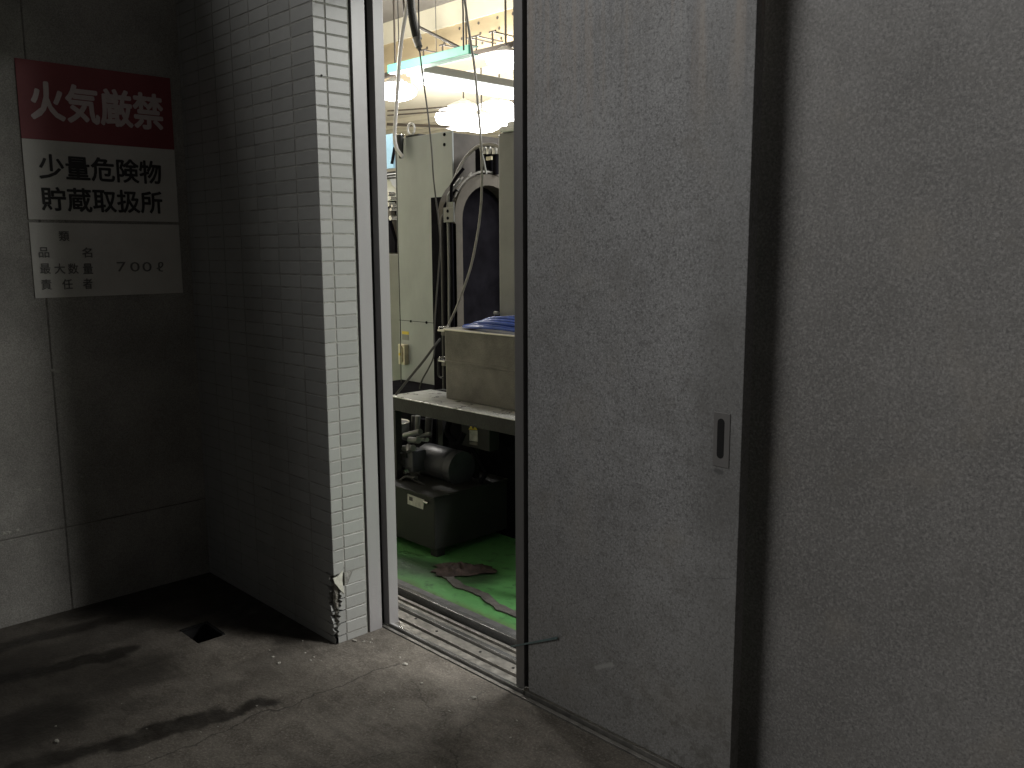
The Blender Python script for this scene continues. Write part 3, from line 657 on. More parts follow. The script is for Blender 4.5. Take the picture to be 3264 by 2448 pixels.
# high-bay lamps (lit)
def bay_lamp(loc, r, power, label, seen=True):
    t = thing('high_bay_lamp', label, 'lamp', loc, 'lit lamps hanging in the workshop')
    x, y, z = loc
    n = 20; prof = [(.03, r * .62), (.05, r * .60), (r * .5, r * .42), (r * .85, r * .16), (r * .9, .0)]
    b_ = MB(); vs = [(x + q[0] * math.cos(2 * math.pi * k / n), y + q[0] * math.sin(2 * math.pi * k / n), z + q[1]) for q in prof for k in range(n)]
    b_.add(vs, [(i * n + k, i * n + (k + 1) % n, (i + 1) * n + (k + 1) % n, (i + 1) * n + k) for i in range(4) for k in range(n)], True)
    b_.build('lamp_shade', 'white', t)
    vs, fs = rough_lump((x, y, z - .005), (r, r, r * .44), 1, 20, 10, 0)
    g_ = MB().add(vs, fs, True).build('globe', 'lamp', t)
    MB().tube([(x, y, z + r * .6), (x, y, 4.355)], .012, 6).build('stem', 'pipe', t)
    l = bpy.data.lights.new('lamp_light', 'POINT'); l.shadow_soft_size = r * 1.3; l.energy = power; l.color = (1, .96, .90)
    lo = bpy.data.objects.new('lamp_light', l); C.objects.link(lo); lo.parent = t; lo.location = (0, 0, -r * 1.9 - .02)
    return t
def at_px(x, y, z): p = onZ(x, y, z); return (p.x, p.y, z)
LAMPS = [
 (at_px(1262, 290, 3.15), .22, 320, 'glaring lamp at the left edge of the opening just above the machine'),
 (at_px(1612, 190, 3.45), .21, 320, 'glaring round lamp at the upper right of the opening beyond the green channel'),
 (at_px(1478, 374, 3.6), .46, 300, 'left one of the pair of lamps glowing together over the machine'),
 (at_px(1592, 364, 3.6), .46, 300, 'right one of the pair of lamps glowing together over the machine'),
 (at_px(1535, 392, 3.3), .30, 60, 'smaller lamp added low between the pair to fill out their glare'),  # added to widen the glow of the pair
 ((-6.5, 3.6, 3.5), .19, 130, 'unseen lamp added left of the doorway inside the workshop'),  # out of view, added to spread the workshop light
]
for a_ in LAMPS: bay_lamp(*a_)

def fill_strip(x, y, z, ln, power, label):  # unseen strips added for fill and softer shadows at the doorway
    t = thing('strip_light', label, 'ceiling light', (x, y, z), 'unseen strip lights added to light the workshop')
    MB().box(x - ln / 2, x + ln / 2, y - .12, y + .12, z, z + .07).build('housing', 'white', t, bevel=.01)
    MB().box(x - ln / 2 + .03, x + ln / 2 - .03, y - .10, y + .10, z - .05, z - .001).build('diffuser', 'tube', t, bevel=.012)
    for dx in (-.4, .4): MB().tube([(x + dx * ln, y, z + .07), (x + dx * ln, y, 4.355)], .006, 6).build('hanger_rod', 'pipe', t)
    l = bpy.data.lights.new('fill_glow', 'AREA'); l.shape = 'RECTANGLE'; l.size = ln; l.size_y = .5; l.energy = power; l.color = (1, .985, .95)
    lo = bpy.data.objects.new('fill_glow', l); C.objects.link(lo); lo.parent = t; lo.location = (0, 0, -.07)
fill_strip(-2.1, 4.9, 3.25, 2.4, 150, 'unseen strip light added as fill behind the closed leaves of the door')
fill_strip(1.9, 4.6, 3.25, 1.8, 330, 'unseen strip light added as fill far right inside the workshop')
fill_strip(-.95, 3.15, 2.95, .8, 36, 'short unseen strip light added low inside the door to brighten the upper tiles')
# ------------------------------------------------------------------ machine tool
YP = 3.45
mt = thing('machine_tool', 'tall grey-green machine tool with an arched dark opening in its side', 'machine', (-4.2, 3.6, 0))
xa = onY(1264, 700, YP).x; xb = onY(1441, 420, YP).x; zt_ = onY(1440, 416, YP).z
MB().box(xa, xb, YP, YP + .012, .05, zt_).build('front_panel', 'panelgreen', mt, bevel=.004)
MB().box(xa + .02, xb - .004, YP + .013, 4.9, .05, zt_ - .01).build('side_cover', 'brown', mt, bevel=.004)
MB().box(xa - .22, xa - .004, YP + .06, 4.6, .05, onY(1250, 810, YP + .06).z).build('base_cover', 'panelgrey', mt, bevel=.004)
for px_, py_, r_ in ((1417, 429, .010), (1417, 461, .010), (1310, 1024, .008), (1360, 1028, .009)):
    p = onY(px_, py_, YP); MB().cyl((p.x, YP - .004, p.z), (p.x, YP, p.z), r_, 10).build('bolt', 'dark', mt)
# seam lines
p = onY(1273, 1020, YP)
MB().box(xa, xb, YP - .0012, YP - .0002, p.z - .0015, p.z + .0015).build('seam', 'dark', mt)
# socket box and sticker
p = onY(1282, 1095, YP); q_ = onY(1304, 1162, YP)
skt = MB().box(p.x, q_.x, YP - .035, YP - .001, q_.z, p.z).build('socket_plate', 'ivory', mt, bevel=.003)
pc = onY(1291, 1127, YP); MB().prism(slot_poly(pc.x + .004, pc.z, .038, .115), 'y', YP - .045, YP - .034).build('socket_cover', 'ivory', skt, bevel=.002)
MB().cyl((pc.x + .004, YP - .05, pc.z), (pc.x + .004, YP - .044, pc.z), .009, 10).build('socket_button', 'yellow', skt)
p = onY(1282, 1055, YP); q_ = onY(1304, 1085, YP)
MB().box(p.x, q_.x, YP - .0012, YP - .0002, q_.z, p.z - .022).build('sticker', 'panelgrey', mt)
MB().box(p.x, q_.x, YP - .002, YP - .0002, p.z - .020, p.z).build('sticker', 'yellow', mt)
# eye bolt and black cylinder on top left
p = onY(1302, 410, YP); pts = [(p.x + .034 * math.cos(t_ * math.pi / 8), YP + .02, p.z + .034 * math.sin(t_ * math.pi / 8)) for t_ in range(17)]
MB().tube(pts, .007, 8, cap=False).build('lifting_eye', 'white', mt)
MB().box(p.x - .03, p.x + .10, YP, YP + .3, zt_ - .0, zt_ + .012).build('top_plate', 'blackiron', mt)
p = onY(1279, 432, YP - .03); q_ = onY(1283, 505, YP - .03)
MB().cyl((p.x, YP - .04, p.z), (q_.x, YP - .04, q_.z), .024, 14, .013).build('cable_gland', 'blackiron', mt)
MB().cyl((p.x, YP - .04, p.z), (p.x, YP - .04, p.z + .006), .026, 14).build('gland_cap', 'chrome', mt)

# arched housing on the side
XH1 = -3.745; XH0 = -3.90
yl_o = onX(1452, 850, XH1).y; yl_i = onX(1476, 850, XH1).y
ztop_o = onX(1532, 553, XH1).z; ztop_i = onX(1532, 589, XH1).z
rad_i = (onX(1640, 640, XH1).y - yl_i) / 2; rad_i = min(rad_i, .30); rad_o = rad_i + (yl_i - yl_o)
yc_ = yl_i + rad_i
def arch(r, ztop, zb, n=18, k=1.0): return [(yc_ - r, zb)] + [(yc_ - r * math.cos(math.pi * i / n), ztop - r * k + r * k * math.sin(math.pi * i / n)) for i in range(n + 1)] + [(yc_ + r, zb)]
ao, ai = arch(rad_o, ztop_o, .05, k=.92), arch(rad_i, ztop_i, .05, k=.95)
def ring(po, pi, xa_, xb_):
    n = len(po); m_ = MB(); vs = [(xb_, *q) for q in po] + [(xb_, *q) for q in pi] + [(xa_, *q) for q in po] + [(xa_, *q) for q in pi]
    fs = []
    for i in range(n - 1):
        fs += [(i, i + 1, n + i + 1, n + i), (2 * n + i, 3 * n + i, 3 * n + i + 1, 2 * n + i + 1), (i, 2 * n + i, 2 * n + i + 1, i + 1), (n + i, n + i + 1, 3 * n + i + 1, 3 * n + i)]
    return m_.add(vs, fs)
arm = ring(ao, ai, XH1 - .03, XH1).build('arch_rim', 'rim', mt)
ao2 = arch(rad_o - .006, ztop_o - .006, .05, k=.92)
ring(ao2, ai, XH0, XH1 - .0305).build('arch_hood', 'brown', mt)
MB().prism(arch(rad_i - .002, ztop_i - .002, .05, k=.95), 'x', XH0, XH1 - .09).build('arch_interior', 'dark', mt)
# pale hose lying along the crown of the arch
pts = [(XH1 - .015, q[0], q[1] + .006) for q in arch(rad_o + .006, ztop_o + .008, .05, 24, k=.92)[4:17]]
MB().tube(pts, .007, 8).build('crown_hose', 'cordlight', arm)
MB().box(-4.1, XH0 - .001, yl_o + .12, yl_o + .7, .05, ztop_o - .12).build('inner_block', 'dark', mt)
# conduits down the left side of the arch
for i, (px0, px1) in enumerate(((1408, 1412), (1418, 1420), (1428, 1430), (1438, 1446))):
    yy = yl_o - .012 - .004 * (i % 2)
    top = onY(px0, 560 + 34 * (3 - i) + 60, yy); bot = onY(px1, 1050, yy)
    MB().tube(smooth_path([(top.x + .05, yy + .05, top.z + .14), (top.x + .012, yy + .01, top.z + .07), top, (top.x, yy, (top.z + bot.z) / 2), (bot.x, yy, .7)]), .0085 if i != 1 else .012, 8).build('conduit', ('cord', 'dark', 'panelgrey', 'dark')[i], mt)
MB().box(onY(1398, 850, yl_o).x, onY(1452, 850, yl_o).x, yl_o + .0, yl_o + .008, .05, onY(1400, 715, yl_o).z).build('duct_back', 'dark', mt)
# bracket with two holes
yy = yl_o - .03; p = onY(1417, 662, yy); q_ = onY(1450, 708, yy)
brk = MB().box(p.x, q_.x, yy - .01, yy, q_.z, p.z).build('bracket', 'panelgrey', mt, bevel=.002)
MB().box(q_.x - .045, q_.x, yy - .01, yy, p.z, p.z + .028).build('bracket', 'panelgrey', mt)
for dz in (.25, .72):
    MB().cyl((p.x + (q_.x - p.x) * .45, yy - .0125, p.z + (q_.z - p.z) * dz), (p.x + (q_.x - p.x) * .45, yy - .0095, p.z + (q_.z - p.z) * dz), .0085, 10).build('bracket_hole', 'dark', brk)
# clips and hoses at top of the arch
pp = lambda x, y, Y: onY(x, y, Y)
MB().tube(smooth_path([pp(1445, 585, 3.3), pp(1462, 540, 3.35), pp(1490, 495, 3.4), pp(1525, 466, 3.42), pp(1560, 460, 3.42), pp(1592, 468, 3.42)]), .010, 10).build('bundle_hose', 'cordlight', mt)
MB().tube(smooth_path([pp(1530, 470, 3.4), pp(1540, 505, 3.4), pp(1546, 535, 3.4), pp(1550, 555, 3.4)]), .006, 8).build('bundle_hose', 'panelgrey', mt)
for px_ in (1545, 1560, 1578):
    MB().cyl(pp(px_, 480, 3.5), pp(px_ + 3, 556, 3.5), .016, 10).build('bundle_hose', 'dark', mt)
    MB().cyl(pp(px_, 470, 3.49), pp(px_ + 1, 492, 3.49), .020, 12).build('hose_fitting', 'chrome', mt)
p = pp(1553, 500, 3.46); MB().box(p.x, p.x + .045, 3.45, 3.46, p.z - .02, p.z).build('hose_tag', 'ivory', mt)
MB().box(pp(1515, 500, 3.55).x, pp(1600, 500, 3.55).x, 3.55, 3.6, pp(1520, 600, 3.55).z, pp(1520, 470, 3.55).z).build('hose_backing', 'dark', mt)
for px_, py_ in ((1494, 562), (1466, 577), (1462, 585)):
    p = onX(px_, py_, XH1 - .01); MB().bar(p, p + Vector((0, .02, .022)), .008).build('clip', 'cordlight', mt)
# right column
YC = 3.0; xc = onY(1588, 700, YC).x; zc_ = onY(1588, 425, YC).z
MB().box(xc, xc + .75, YC, YC + .35, .70, zc_).build('control_column', 'panelgrey', mt, bevel=.012)
MB().box(onY(1594, 410, YC).x, xc + .7, YC - .01, YC + .3, zc_ + .001, onY(1600, 403, YC).z).build('column_cap', 'white', mt, bevel=.01)
MB().box(xc - .25, xc - .001, YC + .3, YC + .6, onY(1560, 425, 3.35).z - .02, onY(1560, 415, 3.35).z + .02).build('top_cover', 'white', mt, bevel=.006)
p = onY(1582, 998, YC - .01); MB().cyl((p.x - .012, YC - .01, p.z), (p.x + .015, YC - .01, p.z), .010, 10).build('knob', 'panelgrey', mt)
p = onY(1583, 1026, YC - .01); MB().cyl((p.x - .012, YC - .01, p.z), (p.x + .015, YC - .01, p.z), .010, 10).build('knob', 'blackiron', mt)

MB().box(-4.6, -2.98, 3.08, 3.44, 0.0, .66).build('shade_backing', 'dark', mt)  # dark box added to stand in for the shade under the bench
mk = thing('light_blocker', 'added unseen cabinet standing right of the bench behind the door leaf', 'blocker', (-2.2, 3.5, 0))  # out of view, added to keep light from under the bench
MB().box(-2.94, -1.7, 3.05, 3.9, 0.0, .74).build('blocker_box', 'tank', mk, bevel=.01)
# further machine glimpsed at the left edge of the opening
fm = thing('small_machine', 'pale curved machine hood glimpsed at the far left of the opening', 'machine', (-5.4, 4, 0))
yy = 4.0
q_ = [onY(*t_, yy) for t_ in ((1215, 545), (1236, 560), (1250, 590), (1262, 600), (1262, 640), (1215, 640))]
MB().prism([(t_.x, t_.z) for t_ in q_], 'y', yy, yy + .5).build('hood', 'white', fm, bevel=.004)
q_ = [onY(*t_, yy - .02) for t_ in ((1215, 660), (1243, 672), (1258, 720), (1264, 860), (1215, 860))]
MB().prism([(t_.x, t_.z) for t_ in q_], 'y', yy - .02, yy + .5).build('body', 'rim', fm, bevel=.004)
MB().prism([(t_.x, t_.z) for t_ in [onY(*u_, yy - .04) for u_ in ((1215, 700), (1241, 700), (1262, 770), (1262, 806), (1215, 806))]], 'y', yy - .05, yy - .021).build('opening', 'dark', fm)
MB().box(onY(1215, 600, yy + .05).x, onY(1262, 600, yy).x, yy + .02, yy + .4, .05, onY(1240, 641, yy).z).build('lower_casing', 'dark', fm)
for px_, py_, r_ in ((1243, 618, .016), (1250, 632, .013), (1244, 652, .016), (1252, 668, .012), (1251, 695, .018), (1256, 657, .010)):
    p = onY(px_, py_, yy - .07); MB().cyl((p.x, yy - .09, p.z), (p.x, yy - .03, p.z), r_, 12).build('fitting', 'chrome', fm)
for k_ in range(3):
    p = onY(1238, 550 + 9 * k_, yy - .02); MB().box(p.x - .1, p.x + .09, yy - .03, yy - .001, p.z - .006, p.z + .004).build('louvre', 'blackiron', fm)
p = onY(1225, 430, 4.3); q_ = onY(1254, 535, 4.3)
tag(MB().box(p.x, q_.x, 4.3, 4.33, q_.z, p.z).build('cover_sheet', 'paleblue'), 'pale blue sheet standing behind the grey conduit at the far left', 'sheet')
MB().tube(smooth_path([onY(1258, 470, 4.2), onY(1253, 500, 4.2), onY(1249, 522, 4.2)]), .012, 8).build('hose', 'dark', fm)

# ------------------------------------------------------------------ workbench
ZB = .757
A_, B_ = onZ(1257, 1264, ZB), onZ(1643, 1337, ZB)
wbn = thing('workbench', 'low steel bench with a bright top plate carrying the metal box', 'workbench', (-3.2, 2.8, 0))
bx0, bx1, by0, by1 = -3.66, -2.3, 2.655, 3.02
jx = onZ(1350, 1281, ZB).x
MB().box(bx0, jx - .002, by0, 2.93, ZB - .006, ZB).build('top_plate', 'plate', wbn, bevel=.001)
MB().box(jx + .001, bx1, by0, by1, ZB - .006, ZB - .001).build('top_plate', 'plate', wbn, bevel=.001)
MB().box(bx0, bx1, by0 + .004, by0 + .03, ZB - .075, ZB - .0065).build('apron', 'blackiron', wbn, bevel=.002)
MB().box(bx0, bx1, by1 - .03, by1, ZB - .075, ZB - .0065).build('apron', 'blackiron', wbn, bevel=.002)
for lx in (bx0, bx1 - .04):
    for ly in (by0 + .005, by1 - .045):
        MB().box(lx, lx + .04, ly, ly + .04, 0, ZB - .076).build('leg', 'blackiron', wbn)
MB().box(bx0 + .0, bx0 + .02, by0 + .03, by1 - .03, ZB - .075, ZB - .0065).build('apron', 'blackiron', wbn)
bu = MB()
for i in range(60):      # raised pips along the chequered edge
    for j in range(3):
        x_ = jx + .02 + i * .018 + (.009 if j % 2 else 0); y_ = by0 + .012 + j * .018
        bu.box(x_ - .003, x_ + .003, y_ - .003, y_ + .003, ZB - .001, ZB + .001)
tag(bu.build('tread_pattern', 'plate', wbn), kind='stuff')

# ------------------------------------------------------------------ stacked metal box
bxp = onZ(1412, 1269, ZB); BX0 = -3.392; BY0 = 2.800; BX1 = -2.60; BY1 = 2.985
z1 = 1.112; zm = .945
mb_ = thing('metal_box', 'dirty two-tier metal box with wire latches standing on the bench', 'box', (BX0, BY0, ZB))
def rbox(x0, x1, y0, y1, r, z0, z1_, n=5):
    poly = []
    for cx_, cy_, a0 in ((x0 + r, y0 + r, 180), (x1 - r, y0 + r, 270), (x1 - r, y1 - r, 0), (x0 + r, y1 - r, 90)):
        for k in range(n + 1):
            a = R(a0 + 90 * k / n); poly.append((cx_ + r * math.cos(a), cy_ + r * math.sin(a)))
    return MB().prism(poly, 'z', z0, z1_)
rbox(BX0, BX1, BY0, BY1, .03, ZB + .001, zm - .004).build('lower_tray', 'boxmetal', mb_)
rbox(BX0 - .006, BX1 + .006, BY0 - .006, BY1 + .006, .034, zm - .004, zm + .008).build('tray_flange', 'boxmetal', mb_, bevel=.002)
rbox(BX0 - .002, BX1, BY0 - .002, BY1, .03, zm + .008, z1 - .008).build('upper_tray', 'boxmetal', mb_)
rbox(BX0 - .010, BX1 + .01, BY0 - .010, BY1 + .01, .038, z1 - .008, z1).build('rim', 'rimmetal', mb_, bevel=.002)
for zz in (z1 - .012, zm):
    MB().box(BX0 - .055, BX0 - .004, BY0 + .01, BY0 + .07, zz - .006, zz + .002).build('latch', 'rimmetal' if zz > 1 else 'chrome', mb_, bevel=.001)
    MB().box(BX0 - .03, BX0 - .003, BY0 + .012, BY0 + .05, zz - .026, zz - .006).build('latch', 'boxmetal', mb_, bevel=.002)
    MB().tube([(BX0 - .05, BY0 + .015, zz - .002), (BX0 - .05, BY0 + .015, zz + .014), (BX0 - .05, BY0 + .065, zz + .014), (BX0 - .05, BY0 + .065, zz - .002)], .004, 6).build('latch_wire', 'chrome', mb_)
pts = [(BX0 - .012, BY0 + .02, zm), (BX0 - .062, BY0 + .02, zm + .004), (BX0 - .066, BY0 + .02, zm - .01), (BX0 - .066, BY0 + .02, zm - .075), (BX0 - .05, BY0 + .02, zm - .088), (BX0 - .03, BY0 + .02, zm - .088)]
MB().tube(smooth_path(pts, 5), .0045, 8).build('wire_handle', 'blackiron', mb_)
# blue hose coil lying in the top of the box
hz = thing('hose_coil', 'coiled glossy blue hose heaped in the top of the metal box', 'hose', (-3.0, 2.89, z1))
for k in range(6):
    pts = []
    rx = .30 - .014 * k; ry = .075 - .006 * (k % 3)
    for i in range(40):
        a = 2 * math.pi * i / 40
        pts.append((-3.03 + .006 * k + rx * math.cos(a), 2.893 + .002 * k + ry * math.sin(a), z1 + .009 + .0075 * k * (1 - abs(math.cos(a)) ** 3) + .034 * (1 - math.cos(a) ** 2) * (.5 + .12 * k) * .62 + .003 * math.sin(3 * a + k)))
    MB().tube(pts + pts[:1], .0085, 10, cap=False).build('hose_loop', 'bluehose', hz)

# ------------------------------------------------------------------ hydraulic unit under the bench
hu = thing('hydraulic_unit', 'dark oil tank with a grey electric motor and valves on top, under the bench', 'hydraulic unit', (-3.5, 2.8, 0))
TX1 = -3.228; TY0 = 2.592; TZ = .316
MB().box(-4.0, TX1, TY0, 3.25, .04, TZ - .012).build('tank', 'tank', hu, bevel=.006)
MB().box(-4.02, TX1 + .012, TY0 - .012, 3.27, TZ - .012, TZ).build('tank_lid', 'tank', hu, bevel=.003)
for lx in (-3.95, TX1 - .06):
    for ly in (TY0 + .02, 3.15): MB().box(lx, lx + .05, ly, ly + .05, 0, .04).build('foot', 'blackiron', hu)
p = onY(1299, 1577, TY0); q_ = onY(1350, 1618, TY0)
pl = [onY(*t_, TY0 - .003) for t_ in ((1299, 1574), (1352, 1594), (1348, 1624), (1299, 1606))]
npl = MB().prism([(t_.x, t_.z) for t_ in pl], 'y', TY0 - .003, TY0 - .0005).build('name_plate', 'label', hu)
pl = [onY(*t_, TY0 - .004) for t_ in ((1304, 1582), (1315, 1586), (1315, 1598), (1304, 1594))]
MB().prism([(t_.x, t_.z) for t_ in pl], 'y', TY0 - .0045, TY0 - .0031).build('plate_emblem', 'cord', npl)
p = onY(1358, 1601, TY0 - .01); MB().cyl((p.x - .012, TY0 - .012, p.z), (p.x + .012, TY0 - .008, p.z - .003), .007, 8).build('tap', 'chrome', hu)
# motor: axis along the line of sight's right-rear
ma = onY(1354, 1460, 2.86); mc = onY(1452, 1488, 2.86)
ax_ = (mc - ma).normalized()
MB().tube([ma - ax_ * .01, ma, ma + ax_ * .02, mc - ax_ * .03, mc, mc + ax_ * .015], [.055, .075, .086, .088, .075, .04], 28).build('motor_body', 'motor', hu)
for k in range(5, 9):
    a = 2 * math.pi * k / 14; u_, v_ = frame(ax_); d_ = (u_ * math.cos(a) + v_ * math.sin(a)) * .089
    MB().bar(ma + d_ + ax_ * .05, mc + d_ - ax_ * .06, .004, .010).build('cooling_fin', 'motor', hu)
MB().cyl(mc, mc + ax_ * .05, .090, 28).build('fan_cowl', 'motor', hu)
p = onY(1318, 1465, 2.74); MB().box(p.x - .045, p.x + .045, 2.70, 2.79, p.z - .055, p.z + .055).build('terminal_box', 'motor', hu, bevel=.004)
MB().box(ma.x - .02, mc.x - .02, 2.82, 2.95, TZ, TZ + .03).build('motor_foot', 'motor', hu)
p = onY(1452, 1530, 2.85); MB().box(p.x - .02, p.x + .03, 2.82, 2.90, TZ, p.z + .04).build('motor_foot', 'motor', hu, bevel=.004)
# valve cluster
rv = random.Random(8)
def rod(x0, y0, x1, y1, Y, r, m='greysteel', name='valve', parent=None): MB().cyl(onY(x0, y0, Y), onY(x1, y1, Y - .02), r, 12).build(name, m, parent or hu)
rod(1290, 1388, 1340, 1376, 2.76, .015); rod(1332, 1392, 1372, 1382, 2.76, .010)
rod(1306, 1402, 1334, 1404, 2.72, .016); rod(1268, 1430, 1318, 1428, 2.72, .017)
rod(1276, 1424, 1276, 1448, 2.71, .012); rod(1302, 1420, 1304, 1440, 2.70, .014)
rod(1258, 1400, 1290, 1412, 2.80, .014, 'dark'); rod(1345, 1400, 1362, 1402, 2.76, .011)
rod(1262, 1448, 1298, 1452, 2.72, .013, 'blackiron'); rod(1262, 1470, 1292, 1476, 2.72, .018, 'blackiron')
rod(1284, 1495, 1296, 1503, 2.70, .011, 'chrome'); rod(1276, 1512, 1300, 1514, 2.72, .012, 'blackiron')
rod(1279, 1540, 1287, 1544, 2.70, .008, 'chrome'); rod(1310, 1520, 1326, 1524, 2.70, .011, 'blackiron')
for px_, t_, b_, Y_, r_, mm in ((1318, 1325, 1390, 2.9, .012, 'cord'), (1332, 1325, 1388, 2.9, .014, 'panelgrey'), (1350, 1335, 1400, 2.95, .016, 'dark'), (1368, 1330, 1392, 2.95, .020, 'cord'), (1385, 1335, 1410, 3.0, .012, 'dark')):
    MB().cyl(onY(px_, t_, Y_), onY(px_ - 3, b_, Y_), r_, 12).build('standpipe', mm, hu)
MB().tube(smooth_path([onY(1432, 1345, 2.9), onY(1426, 1375, 2.88), onY(1440, 1400, 2.86), onY(1462, 1412, 2.86), onY(1478, 1380, 2.88)]), .015, 10).build('hose', 'dark', hu)
MB().tube(smooth_path([onY(1500, 1425, 2.95), onY(1530, 1470, 2.95), onY(1545, 1510, 2.92), onY(1530, 1540, 2.9)]), .012, 10).build('hose', 'dark', hu)
MB().tube(smooth_path([onY(1270, 1540, 2.66), onY(1300, 1520, 2.68), onY(1350, 1545, 2.70), onY(1390, 1560, 2.75)]), .010, 8).build('hose', 'blackiron', hu)

# steel can at the left under the bench
cc = onY(1262, 1345, 2.82); rc = .072
can = thing('steel_can', 'shiny round steel can half hidden by the jamb under the bench', 'can', (cc.x, 2.82, TZ))
MB().tube([(cc.x, 2.82, cc.z - .10), (cc.x, 2.82, cc.z)], [rc * .98, rc], 28).build('body', 'greysteel', can)
pts = [(cc.x + rc * math.cos(2 * math.pi * k / 28), 2.82 + rc * math.sin(2 * math.pi * k / 28), cc.z) for k in range(29)]
MB().tube(pts, .004, 6, cap=False).build('rim', 'rimmetal', can)
MB().cyl((cc.x, 2.82, TZ), (cc.x, 2.82, cc.z - .10), .02, 10).build('stem', 'blackiron', can)

# switch box with warning label
sb = thing('switch_box', 'dark switch box with a yellow warning triangle and white label, under the bench', 'switch box', (-3.28, 2.9, 0))
p = onY(1470, 1335, 2.93); q_ = onY(1560, 1440, 2.93)
MB().box(p.x, q_.x, 2.93, 3.0, q_.z, p.z).build('enclosure', 'tank', sb, bevel=.004)
t_ = [onY(*u_, 2.926) for u_ in ((1493, 1369), (1520, 1371), (1508, 1345))]
MB().prism([(u_.x, u_.z) for u_ in t_], 'y', 2.9265, 2.9292).build('warning_triangle', 'yellow', sb)
t_ = [onY(*u_, 2.926) for u_ in ((1504, 1366), (1511, 1366), (1508, 1353))]
MB().prism([(u_.x, u_.z) for u_ in t_], 'y', 2.9255, 2.9264).build('triangle_mark', 'ink', sb)
t_ = [onY(*u_, 2.926) for u_ in ((1496, 1371), (1521, 1373), (1522, 1408), (1496, 1405))]
MB().prism([(u_.x, u_.z) for u_ in t_], 'y', 2.9265, 2.9292).build('label', 'label', sb)
t_ = [onY(*u_, 2.926) for u_ in ((1496, 1407), (1522, 1410), (1522, 1420), (1496, 1416))]
MB().prism([(u_.x, u_.z) for u_ in t_], 'y', 2.9265, 2.9292).build('label', 'boxmetal', sb)
MB().bar((p.x + .05, 2.98, q_.z), (p.x + .05, 2.98, 0), .03).build('post', 'blackiron', sb)

# stained rag on the floor
rg = MB(); n_, m_ = 34, 18; rr = random.Random(3); vs = []
ph = [rr.uniform(0, 6.28) for _ in range(8)]
for j in range(m_ + 1):
    for i in range(n_ + 1):
        u, v = i / n_, j / m_; ang = 2 * math.pi * u; rad = v * (1 + .14 * math.sin(3 * ang + ph[0]) + .09 * math.sin(7 * ang + ph[1]) + .05 * math.sin(13 * ang))
        x_ = rad * math.cos(ang) * .150; y_ = rad * math.sin(ang) * .085
        z_ = .006 + .030 * max(0, 1 - v * .9) * (.6 + .5 * math.sin(x_ * 60 + ph[2]) * math.cos(y_ * 75 + ph[3])) + .010 * abs(math.sin(x_ * 95 + y_ * 40 + ph[4])) * (1 - v ** 4)
        ca, sa = math.cos(R(42)), math.sin(R(42))
        vs.append((-3.01 + x_ * ca - y_ * sa, 2.575 + x_ * sa + y_ * ca, z_))
fs = [(j * (n_ + 1) + i, j * (n_ + 1) + i + 1, (j + 1) * (n_ + 1) + i + 1, (j + 1) * (n_ + 1) + i) for j in range(m_) for i in range(n_)]
tag(rg.add(vs, fs, True).build('floor_rag', 'cloth'), 'crumpled dirty reddish-brown rag lying on the green floor', 'rag')

# worn trench line across the green floor (raised ragged strip of bare screed)
wp = MB(); rr = random.Random(9); top = []; bot = []
for i in range(25):
    t = i / 24; x_ = -3.10 + t * .72; yc2 = 2.475 - .09 * t + .012 * math.sin(5 * t * 3)
    top.append((x_, yc2 + .030 + rr.uniform(-.006, .006))); bot.append((x_, yc2 - .014 + rr.uniform(-.007, .007)))
M['screed'] = mat('bare_screed', (0.10, 0.092, 0.085), 0.9, var=.35, vscale=25, bump=.4, bscale=90)
wp.prism(bot + top[::-1], 'z', .001, .007)
tag(wp.build('floor_patch', 'screed'), 'ragged strip of bare grey screed crossing the green floor', 'patch')

# ------------------------------------------------------------------ hanging cables
def cable(name, label, cat, pts, r, m, Y=3.1, parts=None, n=8):
    P_ = [onY(q[0], q[1], q[2] if len(q) > 2 else Y) for q in pts]
    o = MB().tube([P_[0] + Vector((0, 0, 1.2))] + smooth_path(P_, 8), r, n).build(name, m); return tag(o, label, cat)
cable('white_conduit', 'thick white conduit hanging from the ceiling and curling into the black gland', 'conduit',
      [(1303, -60), (1297, 20), (1285, 90), (1276, 160), (1270, 240), (1264, 330), (1259, 400), (1258, 440), (1264, 472), (1276, 490), (1284, 500)], .0115, 'conduit', 3.3, n=10)
cable('thin_cord', 'thin dark cord hanging straight down the left edge of the machine panel', 'cord',
      [(1267, -20), (1269, 60), (1272, 170), (1270, 300), (1262, 430), (1264, 560), (1268, 750), (1272, 900), (1276, 1050), (1279, 1250)], .0032, 'cord', 3.35)
cable('grey_cable', 'thin grey cable dropping from the corrugated hose past the machine panel to the bench', 'cable',
      [(1337, 158), (1343, 205), (1352, 275), (1361, 340), (1368, 400), (1376, 480), (1381, 560), (1390, 640), (1399, 710), (1403, 780), (1398, 860), (1390, 960), (1384, 1060), (1383, 1130), (1368, 1170), (1345, 1212), (1338, 1240)], .0042, 'cord', 3.05)
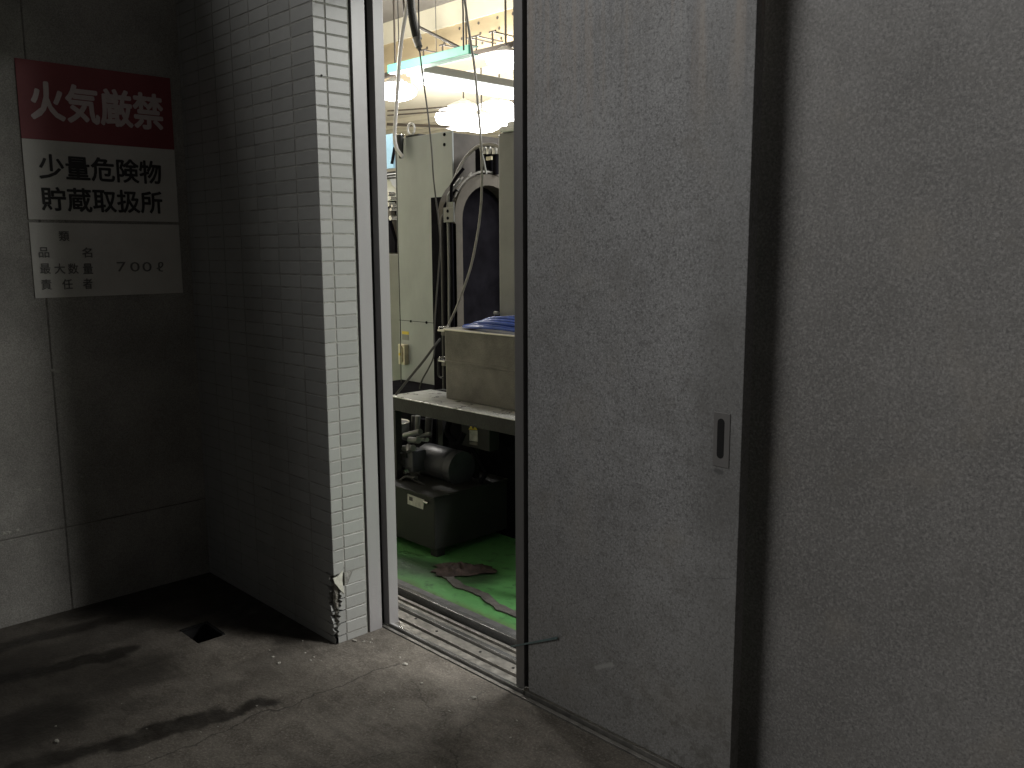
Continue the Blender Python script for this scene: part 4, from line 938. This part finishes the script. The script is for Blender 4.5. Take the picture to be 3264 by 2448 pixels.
cable('rope', 'pale rope hanging in front of the arch and slanting down to the box', 'rope',
      [(1476, -30), (1484, 20), (1492, 80), (1503, 150), (1512, 210), (1519, 280), (1524, 340), (1531, 420), (1535, 500), (1536, 560), (1534, 640), (1526, 720), (1512, 800), (1498, 860), (1478, 920), (1455, 980), (1432, 1030), (1424, 1046, 2.98)], .0062, 'cordlight', 3.0)
o_ = MB().tube(smooth_path([onY(1404, 1080, 2.78), onY(1385, 1103, 2.74), onY(1350, 1150, 2.71), onY(1305, 1205, 2.68), onY(1262, 1258, 2.66)], 6), .0062, 8).build('rope', 'cord')
tag(o_, 'dark taut rope slanting from the box latch down to the bench corner', 'rope')
cable('wire', 'thin dark wire hanging close left of the pale rope', 'wire', [(1474, -30), (1476, 40), (1477, 100), (1478, 160)], .005, 'cord', 3.5)
cable('wire', 'thin dark wire hanging beside the white conduit near the ceiling', 'wire', [(1284, -30), (1287, 20), (1291, 60)], .006, 'pipe', 3.6)
# corrugated hose
ch_ = thing('corrugated_hose', 'black corrugated hose ending in a metal fitting near the top', 'hose', (-4, 3.1, 2.6))
P_ = smooth_path([onY(1302, -230, 3.05), onY(1304, -60, 3.05), onY(1307, 10, 3.05), onY(1313, 60, 3.05), onY(1321, 100, 3.05), onY(1328, 128, 3.05)], 40)
MB().tube(P_, [.0185 if i % 4 < 2 else .0155 for i in range(len(P_))], 12).build('hose', 'blackiron', ch_)
MB().cyl(onY(1327, 122, 3.05), onY(1336, 150, 3.05), .021, 14, .018).build('end_fitting', 'greysteel', ch_)
MB().cyl(onY(1334, 145, 3.05), onY(1338, 159, 3.05), .014, 12, .010).build('nipple', 'cord', ch_)
P_ = smooth_path([onY(1311, -200, 3.1), onY(1315, 0, 3.1), onY(1321, 50, 3.1), onY(1330, 95, 3.1), onY(1338, 125, 3.1)], 8)
MB().tube(P_, .013, 10).build('sleeve', 'conduit', ch_)
# small ceiling speaker-like fitting seen against the glare
p = onY(1582, 296, 7.2); fx = thing('ceiling_fitting', 'small brown round fitting on the pale ceiling above the paired lamps', 'fitting', p)
MB().cyl((p.x, 7.6, p.z + .05), (p.x, 7.5, p.z - .02), .10, 16).build('body', 'rim', fx)
MB().bar((p.x, 7.6, p.z), (p.x, 7.6, 4.19), .02).build('stem', 'pipe', fx)
